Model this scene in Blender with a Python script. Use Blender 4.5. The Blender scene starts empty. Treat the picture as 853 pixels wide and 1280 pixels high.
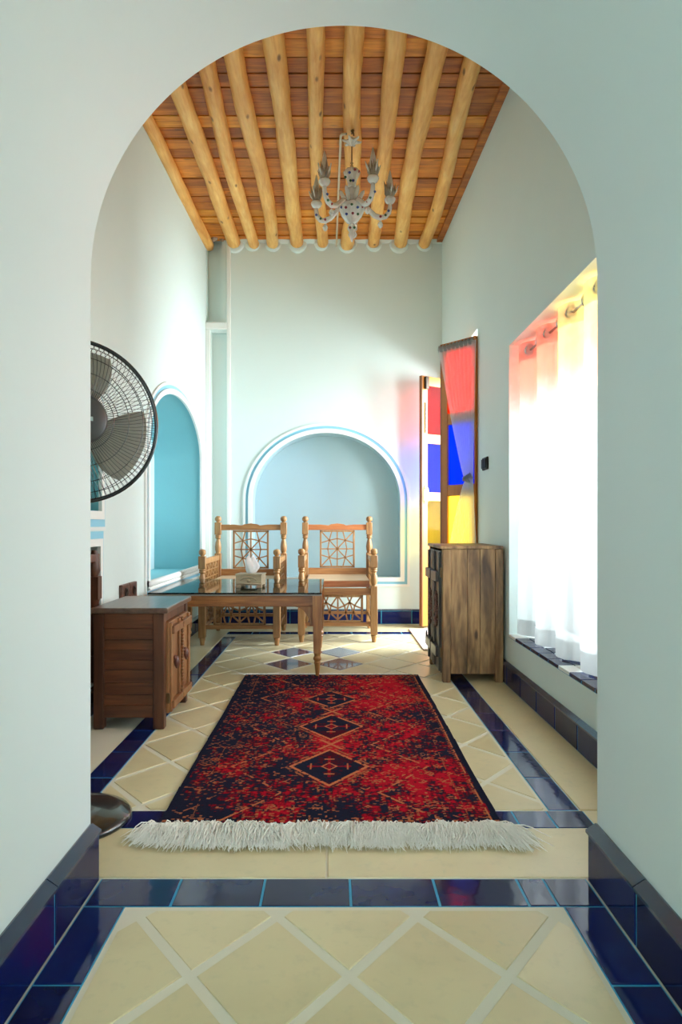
import bpy, bmesh, math, random
import numpy as np
from mathutils import Vector, Matrix, noise
random.seed(7)
R = math.radians
PI = math.pi
SC = bpy.context.scene
COL = SC.collection
LK = COL.objects.link

# ------------------------------------------------------------------ camera
cam_d = bpy.data.cameras.new('camera'); cam = bpy.data.objects.new('camera', cam_d); LK(cam)
cam.location = (0, 0, 1.0); cam.rotation_euler = (R(90), 0, 0)
cam_d.sensor_fit = 'HORIZONTAL'; cam_d.sensor_width = 36; cam_d.lens = 36
cam_d.shift_x = 9.5 / 853; cam_d.shift_y = 15 / 853
cam_d.clip_start = .02
SC.camera = cam
# ------------------------------------------------------------------ world, lights, exposure
SC.view_settings.view_transform = 'Standard'; SC.view_settings.look = 'None'
SC.view_settings.gamma = 1; SC.view_settings.use_curve_mapping = False
SC.view_settings.exposure = 2.55
SC.cycles.max_bounces = 14; SC.cycles.diffuse_bounces = 9; SC.cycles.transparent_max_bounces = 16; SC.cycles.sample_clamp_indirect = 6
w = bpy.data.worlds.new('sky'); SC.world = w; w.use_nodes = True
bg = w.node_tree.nodes['Background']; bg.inputs[0].default_value = (.80, .93, 1.0, 1); bg.inputs[1].default_value = .8
def area(name, loc, rot, sx, sy, power, color):
    l = bpy.data.lights.new(name, 'AREA'); l.shape = 'RECTANGLE'; l.size = sx; l.size_y = sy
    l.energy = power; l.color = color
    o = bpy.data.objects.new(name, l); LK(o); o.location = loc; o.rotation_euler = rot
    return o
# daylight outside window and garden door; unseen fill added behind the camera
area('daylight_window', (2.35, 3.14, 1.9), (0, R(78), 0), 2.2, 2.6, 72, (.92, 1.0, 1.03))
area('daylight_door', (2.9, 5.78, 2.0), (0, R(76), R(-5)), 2.2, 1.6, 66, (.92, 1.0, 1.03))
area('added_fill_hall', (0, -3.3, 1.6), (R(-90), 0, 0), 1.6, 2.0, 58, (.95, .95, 1.06))

# ------------------------------------------------------------------ helpers
def tag(o, label=None, cat=None, group=None, kind=None):
    if label: o['label'] = label
    if cat: o['category'] = cat
    if group: o['group'] = group
    if kind: o['kind'] = kind
    return o

class MB:
    def __init__(s): s.v = []; s.f = []
    def add(s, vs, fs):
        b = len(s.v); s.v += [tuple(v) for v in vs]; s.f += [tuple(b + i for i in f) for f in fs]; return s
    def box(s, x0, x1, y0, y1, z0, z1, M=None):
        vs = [Vector((x, y, z)) for z in (z0, z1) for y in (y0, y1) for x in (x0, x1)]
        if M is not None: vs = [M @ v for v in vs]
        return s.add(vs, [(0, 2, 3, 1), (4, 5, 7, 6), (0, 1, 5, 4), (2, 6, 7, 3), (0, 4, 6, 2), (1, 3, 7, 5)])
    def prism(s, poly, a, b, axis='z', M=None):
        n = len(poly); mk = {'z': lambda p, t: (p[0], p[1], t), 'y': lambda p, t: (p[0], t, p[1]), 'x': lambda p, t: (t, p[0], p[1])}[axis]
        vs = [Vector(mk(p, a)) for p in poly] + [Vector(mk(p, b)) for p in poly]
        if M is not None: vs = [M @ v for v in vs]
        return s.add(vs, [tuple(range(n))[::-1], tuple(range(n, 2 * n))] + [(i, (i + 1) % n, n + (i + 1) % n, n + i) for i in range(n)])
    def lathe(s, prof, seg=16, c=(0, 0, 0), M=None, cap=True):
        vs = []; fs = []; n = len(prof)
        for r, z in prof:
            for k in range(seg):
                a = 2 * PI * k / seg; v = Vector((r * math.cos(a), r * math.sin(a), z))
                if M is not None: v = M @ v
                vs.append(v + Vector(c))
        for i in range(n - 1):
            for k in range(seg):
                k2 = (k + 1) % seg; fs.append((i * seg + k, i * seg + k2, (i + 1) * seg + k2, (i + 1) * seg + k))
        if cap:
            fs.append(tuple(range(seg))[::-1]); fs.append(tuple((n - 1) * seg + k for k in range(seg)))
        return s.add(vs, fs)
    def tube(s, pts, rad, seg=8, closed=False, flat=None):
        pts = [Vector(p) for p in pts]; n = len(pts)
        if not isinstance(rad, (list, tuple)): rad = [rad] * n
        vs = []; fs = []; up = None
        for i, p in enumerate(pts):
            if closed: t = pts[(i + 1) % n] - pts[i - 1]
            else: t = pts[min(i + 1, n - 1)] - pts[max(i - 1, 0)]
            if t.length < 1e-9: t = Vector((0, 0, 1))
            t.normalize()
            if up is None:
                up = Vector((0, 0, 1)) if abs(t.z) < .9 else Vector((1, 0, 0))
            u = (up - t * up.dot(t))
            if u.length < 1e-6: u = t.orthogonal()
            u.normalize(); up = u; w_ = t.cross(u)
            for k in range(seg):
                a = 2 * PI * k / seg
                vs.append(p + u * math.cos(a) * rad[i] + w_ * math.sin(a) * rad[i])
        m = n if closed else n - 1
        for i in range(m):
            j = (i + 1) % n
            for k in range(seg):
                k2 = (k + 1) % seg; fs.append((i * seg + k, i * seg + k2, j * seg + k2, j * seg + k))
        if not closed:
            fs.append(tuple(range(seg))[::-1]); fs.append(tuple((n - 1) * seg + k for k in range(seg)))
        return s.add(vs, fs)
    def bar(s, p, q, w_, t, plane='xz', off=0):
        # flat bar between 2-D points, in the xz plane (thickness along y) or yz plane (thickness along x)
        d = Vector((q[0] - p[0], q[1] - p[1])); L = d.length
        if L < 1e-6: return s
        d /= L; nrm = Vector((-d.y, d.x)) * w_ / 2
        P = Vector(p); Q = Vector(q)
        poly = [P - nrm, Q - nrm, Q + nrm, P + nrm]
        return s.prism([tuple(v) for v in poly], off - t / 2, off + t / 2, 'y' if plane == 'xz' else 'x')
    def mesh(s, name, smooth=False):
        me = bpy.data.meshes.new(name); me.from_pydata(s.v, [], s.f)
        bm = bmesh.new(); bm.from_mesh(me); bmesh.ops.recalc_face_normals(bm, faces=bm.faces); bm.to_mesh(me); bm.free()
        if smooth:
            me.polygons.foreach_set('use_smooth', [True] * len(me.polygons))
        return me
    def build(s, name, mat, parent=None, smooth=False, bevel=0, loc=None, seg=2):
        me = s.mesh(name, smooth); me.materials.append(mat)
        o = bpy.data.objects.new(name, me); LK(o)
        if parent is not None: o.parent = parent
        if loc is not None: o.location = loc
        if bevel:
            m = o.modifiers.new('bevel', 'BEVEL'); m.width = bevel; m.segments = seg; m.limit_method = 'ANGLE'; m.angle_limit = R(40)
        if smooth == 'auto' or (smooth and bevel): pass
        return o

def auto(o, ang=35):
    """smooth faces but keep edges sharper than ang"""
    me = o.data; bm = bmesh.new(); bm.from_mesh(me)
    for f in bm.faces: f.smooth = True
    for e in bm.edges:
        if len(e.link_faces) == 2 and e.calc_face_angle(0) > R(ang): e.smooth = False
    bm.to_mesh(me); bm.free(); return o
def empty(name, loc=(0, 0, 0), rz=0):
    o = bpy.data.objects.new(name, None); LK(o); o.location = loc; o.rotation_euler = (0, 0, rz)
    o.empty_display_size = .1
    return o
def kids(o): return [c for c in bpy.data.objects if c.parent is o]
def copy_tree(o, parent=None):
    c = o.copy(); LK(c)
    if parent is not None: c.parent = parent
    for ch in kids(o): copy_tree(ch, c)
    return c

# ------------------------------------------------------------------ materials
def nmat(name):
    m = bpy.data.materials.new(name); m.use_nodes = True; nt = m.node_tree
    b = nt.nodes['Principled BSDF']; return m, nt, b
def N(nt, t, **kw):
    n = nt.nodes.new(t)
    for k, v in kw.items(): setattr(n, k, v)
    return n
def mixc(nt, fac, a, b, mode='MIX'):
    n = nt.nodes.new('ShaderNodeMix'); n.data_type = 'RGBA'; n.blend_type = mode
    for i, val in ((0, fac), (6, a), (7, b)):
        if hasattr(val, 'is_linked') or hasattr(val, 'links'): nt.links.new(val, n.inputs[i])
        else: n.inputs[i].default_value = (val if i == 0 else (*val, 1))
    return n.outputs[2]
def ramp(nt, src, stops):
    r = nt.nodes.new('ShaderNodeValToRGB'); e = r.color_ramp.elements
    while len(e) < len(stops): e.new(.5)
    for k, (p, c) in enumerate(stops): e[k].position = p; e[k].color = (*c, 1)
    nt.links.new(src, r.inputs[0]); return r.outputs[0]
def coords(nt, scale=(1, 1, 1), rnd=True, which='Object'):
    tc = N(nt, 'ShaderNodeTexCoord'); mp = N(nt, 'ShaderNodeMapping'); mp.inputs['Scale'].default_value = scale
    src = tc.outputs[which]
    if rnd:
        oi = N(nt, 'ShaderNodeObjectInfo'); sc = N(nt, 'ShaderNodeVectorMath', operation='SCALE'); sc.inputs[0].default_value = (13, 7, 19)
        nt.links.new(oi.outputs['Random'], sc.inputs['Scale'])
        ad = N(nt, 'ShaderNodeVectorMath', operation='ADD'); nt.links.new(src, ad.inputs[0]); nt.links.new(sc.outputs[0], ad.inputs[1]); src = ad.outputs[0]
    nt.links.new(src, mp.inputs[0]); return mp.outputs[0]
def noi(nt, vec, scale, detail=4, rough=.55, dist=0):
    n = N(nt, 'ShaderNodeTexNoise'); nt.links.new(vec, n.inputs['Vector'])
    n.inputs['Scale'].default_value = scale; n.inputs['Detail'].default_value = detail; n.inputs['Roughness'].default_value = rough; n.inputs['Distortion'].default_value = dist
    return n.outputs['Fac']
def bump(nt, b, h, strength, dist=.01):
    n = N(nt, 'ShaderNodeBump'); n.inputs['Strength'].default_value = strength; n.inputs['Distance'].default_value = dist
    nt.links.new(h, n.inputs['Height']); nt.links.new(n.outputs[0], b.inputs['Normal'])
def plaster(name, c, rough=.6, var=.03):
    m, nt, b = nmat(name); v = coords(nt, rnd=False)
    c2 = tuple(x * (1 - var * 2) for x in c)
    nt.links.new(mixc(nt, noi(nt, v, 1.6, 5), c, c2), b.inputs['Base Color'])
    b.inputs['Roughness'].default_value = rough
    bump(nt, b, noi(nt, v, 5, 4), .12, .02); return m
def wood(name, dark, mid, light, axis='z', fine=1.0, rough=.45, contrast=1.0, spots=0, stain=0):
    m, nt, b = nmat(name)
    s = {'x': (1.2, 14, 14), 'y': (14, 1.2, 14), 'z': (14, 14, 1.2)}[axis]
    v = coords(nt, tuple(k * fine for k in s))
    n1 = noi(nt, v, 1.0, 5, .6, .6); n2 = noi(nt, v, 5.0, 3, .6)
    col = ramp(nt, n1, [(.28, dark), (.5, mid), (.72, light)])
    col = mixc(nt, .35 * contrast, col, ramp(nt, n2, [(.35, dark), (.65, light)]))
    v2 = coords(nt, (3, 3, 3)); n3 = noi(nt, v2, .9, 3)
    col = mixc(nt, ramp(nt, n3, [(.35, (0, 0, 0)), (.75, (.5, .5, .5))]), col, dark)
    if stain:
        v5 = coords(nt, {'x': (1.5, 7, 7), 'y': (7, 1.5, 7), 'z': (7, 7, 1.5)}[axis]); n5 = noi(nt, v5, 1.3, 4, .6, .4)
        col = mixc(nt, ramp(nt, n5, [(.44, (0, 0, 0)), (.66, (stain,) * 3)]), col, tuple(k * .6 for k in dark))
    if spots:
        vo = N(nt, 'ShaderNodeTexVoronoi'); vs = coords(nt, {'x': (2, 6, 6), 'y': (6, 2.2, 6), 'z': (6, 6, 2)}[axis]); nt.links.new(vs, vo.inputs['Vector']); vo.inputs['Scale'].default_value = 1.6
        col = mixc(nt, ramp(nt, vo.outputs['Distance'], [(.06, (spots,) * 3), (.14, (0, 0, 0))]), col, tuple(k * .35 for k in dark))
    nt.links.new(col, b.inputs['Base Color']); b.inputs['Roughness'].default_value = rough
    bump(nt, b, n2, .25, .003); return m
def plain(name, c, rough=.5, metal=0, spec=.5, coat=0):
    m, nt, b = nmat(name); b.inputs['Base Color'].default_value = (*c, 1); b.inputs['Roughness'].default_value = rough
    b.inputs['Metallic'].default_value = metal; b.inputs['Specular IOR Level'].default_value = spec; b.inputs['Coat Weight'].default_value = coat
    v = coords(nt, (1, 1, 1)); n = noi(nt, v, 40, 2)
    nt.links.new(mixc(nt, n, c, tuple(k * .88 for k in c)), b.inputs['Base Color'])
    return m
def tinted(name, c, gloss=.004, diff=.0, fres=False):
    m = bpy.data.materials.new(name); m.use_nodes = True; nt = m.node_tree; nt.nodes.clear()
    out = N(nt, 'ShaderNodeOutputMaterial'); tr = N(nt, 'ShaderNodeBsdfTransparent'); gl = N(nt, 'ShaderNodeBsdfGlossy'); mx = N(nt, 'ShaderNodeMixShader')
    tl = N(nt, 'ShaderNodeBsdfTranslucent'); m2 = N(nt, 'ShaderNodeMixShader')
    v = coords(nt, (6, 6, 1)); nz = noi(nt, v, 3, 2)
    col = mixc(nt, nz, c, tuple(k * .7 for k in c))
    nt.links.new(col, tr.inputs[0]); nt.links.new(col, tl.inputs[0])
    gl.inputs['Roughness'].default_value = .05
    m2.inputs[0].default_value = diff; nt.links.new(tr.outputs[0], m2.inputs[1]); nt.links.new(tl.outputs[0], m2.inputs[2])
    mx.inputs[0].default_value = gloss
    if fres:
        fr_ = N(nt, 'ShaderNodeFresnel'); fr_.inputs[0].default_value = 1.5; nt.links.new(fr_.outputs[0], mx.inputs[0])
    nt.links.new(m2.outputs[0], mx.inputs[1]); nt.links.new(gl.outputs[0], mx.inputs[2]); nt.links.new(mx.outputs[0], out.inputs[0])
    return m
def sheer(name, c, see=.3):
    m = bpy.data.materials.new(name); m.use_nodes = True; nt = m.node_tree; nt.nodes.clear()
    out = N(nt, 'ShaderNodeOutputMaterial'); tr = N(nt, 'ShaderNodeBsdfTransparent'); tl = N(nt, 'ShaderNodeBsdfTranslucent'); df = N(nt, 'ShaderNodeBsdfDiffuse')
    a = N(nt, 'ShaderNodeMixShader'); b = N(nt, 'ShaderNodeMixShader')
    v = coords(nt, (1, 1, 1)); wv = noi(nt, v, 260, 1)
    col = mixc(nt, wv, c, tuple(k * .93 for k in c))
    nt.links.new(col, tl.inputs[0]); nt.links.new(col, df.inputs[0])
    a.inputs[0].default_value = .6; nt.links.new(df.outputs[0], a.inputs[1]); nt.links.new(tl.outputs[0], a.inputs[2])
    b.inputs[0].default_value = see; nt.links.new(a.outputs[0], b.inputs[1]); nt.links.new(tr.outputs[0], b.inputs[2]); nt.links.new(b.outputs[0], out.inputs[0])
    return m

WALL = plaster('pale_mint_plaster', (.69, .81, .785))
WALLP = plaster('passage_plaster', (.68, .77, .765))
WHITE = plaster('white_moulding', (.80, .83, .80), .5)
BLUE = plaster('turquoise_niche_paint', (.20, .51, .57))
BLUEB = plaster('pale_turquoise_niche_paint', (.45, .61, .65))
LINE = plaster('sky_blue_line_paint', (.26, .58, .74))
CREAM = None
def cream_tile():
    m, nt, b = nmat('cream_stone_tile'); v = coords(nt)
    n1 = noi(nt, v, 3.5, 5); n2 = noi(nt, v, 30, 3)
    oi = N(nt, 'ShaderNodeObjectInfo')
    col = mixc(nt, oi.outputs['Random'], (.56, .48, .27), (.63, .55, .33))
    col = mixc(nt, ramp(nt, n1, [(.45, (0, 0, 0)), (.75, (.55, .55, .55))]), col, (.46, .395, .23))
    col = mixc(nt, ramp(nt, n2, [(.55, (0, 0, 0)), (.8, (.3, .3, .3))]), col, (.36, .36, .24))
    n4 = noi(nt, v, 7, 4, .6, 1.5)
    col = mixc(nt, ramp(nt, n4, [(.66, (0, 0, 0)), (.74, (.28, .28, .28))]), col, (.22, .38, .30))
    nt.links.new(col, b.inputs['Base Color']); b.inputs['Roughness'].default_value = .36
    bump(nt, b, n1, .15, .01); return m
CREAM = cream_tile()
def navy_tile(name, spec):
    m, nt, b = nmat(name); v = coords(nt); n1 = noi(nt, v, 6, 3)
    oi = N(nt, 'ShaderNodeObjectInfo')
    col = mixc(nt, oi.outputs['Random'], (.004, .010, .085), (.006, .008, .045))
    col = mixc(nt, ramp(nt, n1, [(.5, (0, 0, 0)), (.8, (.6, .6, .6))]), col, (.004, .03, .14))
    nt.links.new(col, b.inputs['Base Color']); b.inputs['Roughness'].default_value = .07
    b.inputs['Specular IOR Level'].default_value = spec
    bump(nt, b, noi(nt, v, 9, 2), .1, .01); return m
NAVY = navy_tile('navy_glazed_tile', .36)
NAVYW = navy_tile('navy_baseboard_tile', .16)
NAVYD = plain('violet_glazed_tile', (.055, .05, .13), .12, coat=.5)
GROUT = plaster('cream_grout', (.64, .61, .48), .8)
CYAN = plain('cyan_grout', (.02, .30, .50), .5)
SLATE = plain('slate_blue_glaze', (.025, .045, .085), .14, coat=.2)
BEAM = wood('honey_log_wood', (.60, .22, .035), (.92, .50, .12), (.97, .66, .24), 'y', .8, .5, spots=.95)
PLANKS = [wood('orange_board_wood_%d' % i, a, b_, c, 'x', .9, .55, spots=.5) for i, (a, b_, c) in enumerate([
    ((.24, .06, .006), (.78, .26, .018), (.92, .39, .045)), ((.16, .04, .006), (.52, .15, .014), (.74, .27, .03)), ((.38, .12, .012), (.88, .35, .03), (.97, .50, .065))])]
CHAIRW = wood('chair_wood', (.18, .07, .02), (.40, .20, .066), (.55, .33, .13), 'z', 1.0, .42)
CHAIRX = wood('chair_rail_wood', (.18, .062, .016), (.40, .175, .05), (.55, .29, .105), 'x', 1.0, .42)
CHAIRR = wood('reddish_chair_rail_wood', (.30, .075, .02), (.52, .17, .045), (.62, .25, .08), 'x', 1.0, .4)
SEATW = wood('pale_seat_wood', (.42, .28, .15), (.60, .44, .27), (.70, .55, .36), 'x', .6, .45)
TABLEW = wood('table_wood', (.09, .025, .005), (.31, .11, .022), (.50, .23, .06), 'x', .9, .4, spots=.5)  # apron
TABLEZ = wood('table_leg_wood', (.12, .04, .010), (.32, .13, .032), (.48, .24, .07), 'z', .9, .4)
LCABX = wood('dark_red_cabinet_wood', (.045, .014, .006), (.16, .048, .016), (.30, .105, .034), 'x', .8, .4)
LCABZ = wood('cabinet_post_wood', (.030, .010, .005), (.085, .027, .010), (.17, .058, .02), 'z', .8, .4)
LCABT = wood('cabinet_top_wood', (.07, .04, .03), (.15, .085, .055), (.24, .15, .10), 'y', .7, .28)
LDOOR = wood('cabinet_door_wood', (.12, .042, .012), (.26, .105, .030), (.37, .175, .06), 'z', .8, .45)
RCABZ = wood('smoked_cabinet_wood', (.07, .028, .008), (.42, .225, .08), (.72, .47, .21), 'z', .55, .5, spots=.9, stain=.95)
RCABD = wood('charred_door_wood', (.015, .012, .010), (.05, .042, .036), (.13, .12, .105), 'z', .8, .35)
CARVE = wood('carved_rosette_wood', (.06, .018, .012), (.17, .06, .04), (.26, .11, .075), 'z', 2, .45)
DOORW = wood('amber_door_wood', (.36, .105, .009), (.52, .18, .016), (.60, .235, .026), 'z', .5, .35)
DOORE = wood('dark_door_edge_wood', (.16, .05, .012), (.27, .09, .02), (.35, .13, .03), 'z', .5, .4)
WINW = plain('white_window_paint', (.78, .80, .78), .4)
BLACK = plain('black_plastic', (.012, .013, .014), .22, coat=.5)
DGREY = plain('dark_grey_plastic', (.06, .06, .058), .4)
BLADE = sheer('smoky_fan_blade', (.42, .40, .33), .25)
STEEL = plain('brushed_steel', (.62, .63, .62), .25, 1)
BRONZE = plain('aged_iron', (.05, .035, .025), .4, .7)
SWITCH = plain('dark_brown_switch', (.035, .028, .024), .55, spec=.2)
ROCK = plain('black_rocker', (.02, .018, .016), .6, spec=.2)
SOCKET = wood('brown_socket', (.06, .02, .012), (.13, .05, .03), (.18, .08, .05), 'y', 1, .4)
RED = tinted('red_stained_glass', (.85, .035, .010), diff=.35)
WRED = tinted('pale_red_glass', (1.0, .30, .20), diff=.3)
RED1 = tinted('bright_red_glass', (1.0, .05, .012), diff=.3); BLU1 = tinted('bright_blue_glass', (.03, .18, 1.0), diff=.3); YEL1 = tinted('bright_yellow_glass', (1.0, .82, .25), diff=.3)
WYEL = tinted('pale_yellow_glass', (1.0, .82, .38), diff=.3)
BLU = tinted('blue_stained_glass', (.012, .09, .62), diff=.35)
YEL = tinted('yellow_stained_glass', (.85, .68, .16), diff=.35)
CLEAR = tinted('clear_glass', (.97, .99, 1.0), fres=True)
TABGL = tinted('table_glass', (.70, .86, .84), fres=True)
SHEER = sheer('white_sheer_cloth', (.86, .87, .86), .33)
SHEER2 = sheer('fine_white_voile', (.90, .90, .88), .07)
HEM = sheer('doubled_sheer_cloth', (.56, .57, .56), .0)
TISSUE = plain('white_tissue', (.88, .88, .88), .8)
BOXW = wood('pale_carved_wood', (.26, .20, .12), (.40, .32, .20), (.50, .42, .28), 'x', 1, .5)
FRINGE = plain('ivory_wool', (.90, .88, .80), .9)

def crystal():
    m, nt, b = nmat('milky_crystal'); b.inputs['Base Color'].default_value = (.80, .81, .76, 1)
    b.inputs['Roughness'].default_value = .10; b.inputs['Transmission Weight'].default_value = .30; b.inputs['Coat Weight'].default_value = .5
    v = coords(nt); bump(nt, b, noi(nt, v, 60, 2), .5, .01)
    nt.links.new(mixc(nt, noi(nt, v, 30, 2), (.97, .97, .93), (.80, .82, .76)), b.inputs['Base Color']); return m
GLASS = crystal()
FROST = plain('frosted_candle_glass', (.62, .62, .56), .3)
LEAFM = plain('smoky_glass_leaf', (.38, .33, .25), .2, coat=.5)
FL_R = plain('wine_red_enamel', (.30, .04, .06), .3); FL_B = plain('blue_enamel', (.05, .09, .35), .3); FL_G = plain('green_enamel', (.05, .18, .08), .3)
CHAIN = plain('antique_brass', (.18, .11, .05), .35, .9)
CABLE = plain('ivory_cable', (.62, .55, .40), .5)
GROUND = plaster('pale_paving', (.6, .58, .52), .8)

# ------------------------------------------------------------------ setting: walls
XL, XR, YB, YF, H = -1.28, 1.09, 6.85, 1.915, 4.3
def ceil_z(y): return 3.85 + .05 * (y - 6.8)
def arch_loop(c, hw, base, spring, rise, n=40, o=0.0):
    """closed outline in (u, z): bottom-left, bottom-right, up the right side, over the arch"""
    pts = [(c - hw - o, base - o), (c + hw + o, base - o)]
    for i in range(n + 1):
        a = PI * i / n; pts.append((c + (hw + o) * math.cos(a), spring + (rise + o) * math.sin(a)))
    return pts
def cut(o, cutters):
    for cme in cutters:
        co = bpy.data.objects.new('cut', cme); LK(co)
        m = o.modifiers.new('b', 'BOOLEAN'); m.operation = 'DIFFERENCE'; m.solver = 'EXACT'; m.object = co
        bpy.context.view_layer.update()
        dg = bpy.context.evaluated_depsgraph_get()
        me = bpy.data.meshes.new_from_object(o.evaluated_get(dg))
        o.modifiers.clear(); o.data = me
        bpy.data.objects.remove(co)
    return o
def paint(o, slots, fn):
    me = o.data; me.materials.clear()
    for m in slots: me.materials.append(m)
    for p in me.polygons: p.material_index = fn(p.center, p.normal)
    return o
def struct(o): o['kind'] = 'structure'; return o

# left wall with deep arched niche and two cupboard niches
wl = MB().box(-1.95, XL, YF, 7.5, -.1, H).build('wall_left', WALL)
LN = dict(c=5.62, hw=.93, base=.57, spring=1.60, rise=.45)
cut(wl, [MB().prism(arch_loop(**LN), XL - .44, XL + .1, 'x').mesh('c'),
         MB().prism(arch_loop(3.12, .62, 1.05, 1.62, .12), XL - .16, XL + .1, 'x').mesh('c'),
         MB().box(XL - .16, XL + .1, 2.50, 3.72, .02, .90).mesh('c')])
def pl(c, n):
    if c.x < XL - .005 and c.x > XL - .5 and 4.6 < c.y < 6.65 and .5 < c.z < 2.1:
        return 1 if (c.x < XL - .43) else 2
    if c.x < XL - .005 and c.x > XL - .17 and 2.4 < c.y < 3.8 and c.z > .95 and c.z < 1.8: return 2
    return 0
struct(paint(auto(wl), [WALL, BLUEB, BLUE], pl))
# back wall with arched niche and the two shallow chases in the left corner
wb = MB().box(-1.95, 1.5, YB, 7.5, -.1, H).build('wall_back', WALL)
BN = dict(c=-.071, hw=.754, base=.454, spring=1.236, rise=.69)
cut(wb, [MB().prism(arch_loop(**BN), YB - .1, YB + .34, 'y').mesh('c'),
         MB().box(-1.225, -1.075, YB - .1, YB + .045, .14, 2.92).mesh('c'),
         MB().box(-1.275, -1.12, YB - .1, YB + .10, 3.04, 3.95).mesh('c')])
struct(paint(auto(wb), [WALL, BLUEB], lambda c, n: 1 if (c.y > YB + .005 and -.9 < c.x < .75 and .4 < c.z < 2.0 and c.y < YB + .5) else 0))
# white edge strips of the corner pier
t = empty('trim_4', (0, 0, 0)); struct(t)
MB().box(-1.068, -1.03, YB - .022, YB + .002, .14, 3.86).build('edge_strip', WHITE, t, bevel=.006)
MB().box(-1.28, -1.068, YB - .03, YB + .002, 2.95, 3.02).build('ledge', WHITE, t, bevel=.008)
MB().box(-1.28, -1.235, YB - .02, YB + .002, .14, 2.95).build('edge_strip', WHITE, t, bevel=.006)
# right wall with window recess and garden doorway
wr = MB().box(XR, 1.52, YF, 7.5, -.1, H).build('wall_right', WALL)
WY0, WY1, WZ0, WZ1 = 2.06, 4.23, .31, 2.106
DY0, DY1, DZ = 5.16, 6.74, 2.48
cut(wr, [MB().box(XR - .1, 1.6, WY0, WY1, WZ0, WZ1).mesh('c'), MB().box(XR - .1, 1.6, DY0, DY1, -.004, DZ).mesh('c')])
struct(paint(auto(wr), [WALL], lambda c, n: 0))
# thick wall pierced by the vaulted passage the camera stands in
AX, AW, ASP, ARI = .0295, .7115, 1.687, .7115
wf = MB().box(-1.95, 1.52, -.7, YF, -.1, H).build('wall_front', WALLP)
cut(wf, [MB().prism(arch_loop(AX, AW, -.2, ASP, ARI, 120), -.9, YF + .1, 'y').mesh('c')])
struct(paint(auto(wf, 20), [WALLP], lambda c, n: 0))
# invented hall behind the camera, added to keep open sky off the passage
hw_ = MB()
hw_.box(-1.95, -1.75, -4.2, -.7, -.1, 3.2); hw_.box(1.6, 1.8, -4.2, -.7, -.1, 3.2)
hw_.box(-1.95, -.8, -4.3, -4.1, -.1, 3.2); hw_.box(.8, 1.8, -4.3, -4.1, -.1, 3.2); hw_.box(-.8, .8, -4.3, -4.1, 2.5, 3.2)
struct(hw_.build('wall_added_hall', WALLP))
struct(MB().box(-1.95, 1.8, -4.3, -.7, 3.2, 3.35).build('ceiling_added_hall', WHITE))
# outside
struct(MB().box(-9, 14, -12, 16, -.3, -.12).build('ground', GROUND))

def band(pa, pb, t0, t1, axis):
    """ring between two outlines of equal length, from depth t0 to t1"""
    mb = MB(); n = len(pa)
    mk = (lambda p, t: (t, p[0], p[1])) if axis == 'x' else (lambda p, t: (p[0], t, p[1]))
    vs = [mk(p, t0) for p in pa] + [mk(p, t0) for p in pb] + [mk(p, t1) for p in pa] + [mk(p, t1) for p in pb]
    fs = []
    for i in range(n):
        j = (i + 1) % n
        fs += [(i, j, n + j, n + i), (2 * n + i, 2 * n + j, 3 * n + j, 3 * n + i), (i, j, 2 * n + j, 2 * n + i), (n + i, n + j, 3 * n + j, 3 * n + i)]
    return mb.add(vs, fs)
def niche_frame(name, P, wall, out, axis):
    t = struct(empty(name))
    def B(o0, o1, h, nm, mat, bev=.0):
        auto(band(arch_loop(**P, o=o0), arch_loop(**P, o=o1), wall - out * .001, wall + out * h, axis).build(nm, mat, t), 30)
    B(-.012, .030, .020, 'inner_moulding', WHITE)
    B(.030, .058, .006, 'blue_band', LINE)
    B(.058, .082, .014, 'outer_moulding', WHITE)
    return t
niche_frame('trim_1', LN, XL, 1, 'x')
niche_frame('trim_2', BN, YB, -1, 'y')
# frames round the near cupboard niches on the left wall
t = struct(empty('trim_3'))
for P in (dict(c=3.12, hw=.62, base=1.05, spring=1.62, rise=.12),):
    auto(band(arch_loop(**P, o=-.02), arch_loop(**P, o=.025), XL - .001, XL + .018, 'x').build('white_moulding', WHITE, t))
    auto(band(arch_loop(**P, o=.025), arch_loop(**P, o=.065), XL - .001, XL + .006, 'x').build('blue_band', LINE, t))
def rl(y0, y1, z0, z1, o): return [(y0 - o, z0 - o), (y1 + o, z0 - o), (y1 + o, z1 + o), (y0 - o, z1 + o)]
band(rl(2.5, 3.72, .14, .90, -.02), rl(2.5, 3.72, .14, .90, .02), XL - .001, XL + .018, 'x').build('white_moulding', WHITE, t)
band(rl(2.5, 3.72, .14, .90, .02), rl(2.5, 3.72, .14, .90, .06), XL - .001, XL + .006, 'x').build('blue_band', LINE, t)
MB().box(XL - .001, XL + .012, 2.42, 3.80, .965, .982).build('white_moulding', WHITE, t)
# moulded ledge on the sill of the deep niche
t = struct(empty('trim_5'))
MB().tube([(XL + .012, 4.66, .588), (XL + .012, 6.58, .588)], .024, 12).build('sill_roll', WHITE, t, smooth=True)
MB().box(XL - .03, XL + .03, 4.66, 6.58, .545, .562).build('sill_step', WHITE, t, bevel=.004)
for k in range(16):
    MB().lathe([(.001, -.018), (.016, -.012), (.021, 0), (.016, .012), (.001, .018)], 10, c=(XL + .02, 5.62 + k * .06, .60)).build('scallop', WHITE, t, smooth=True)

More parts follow.
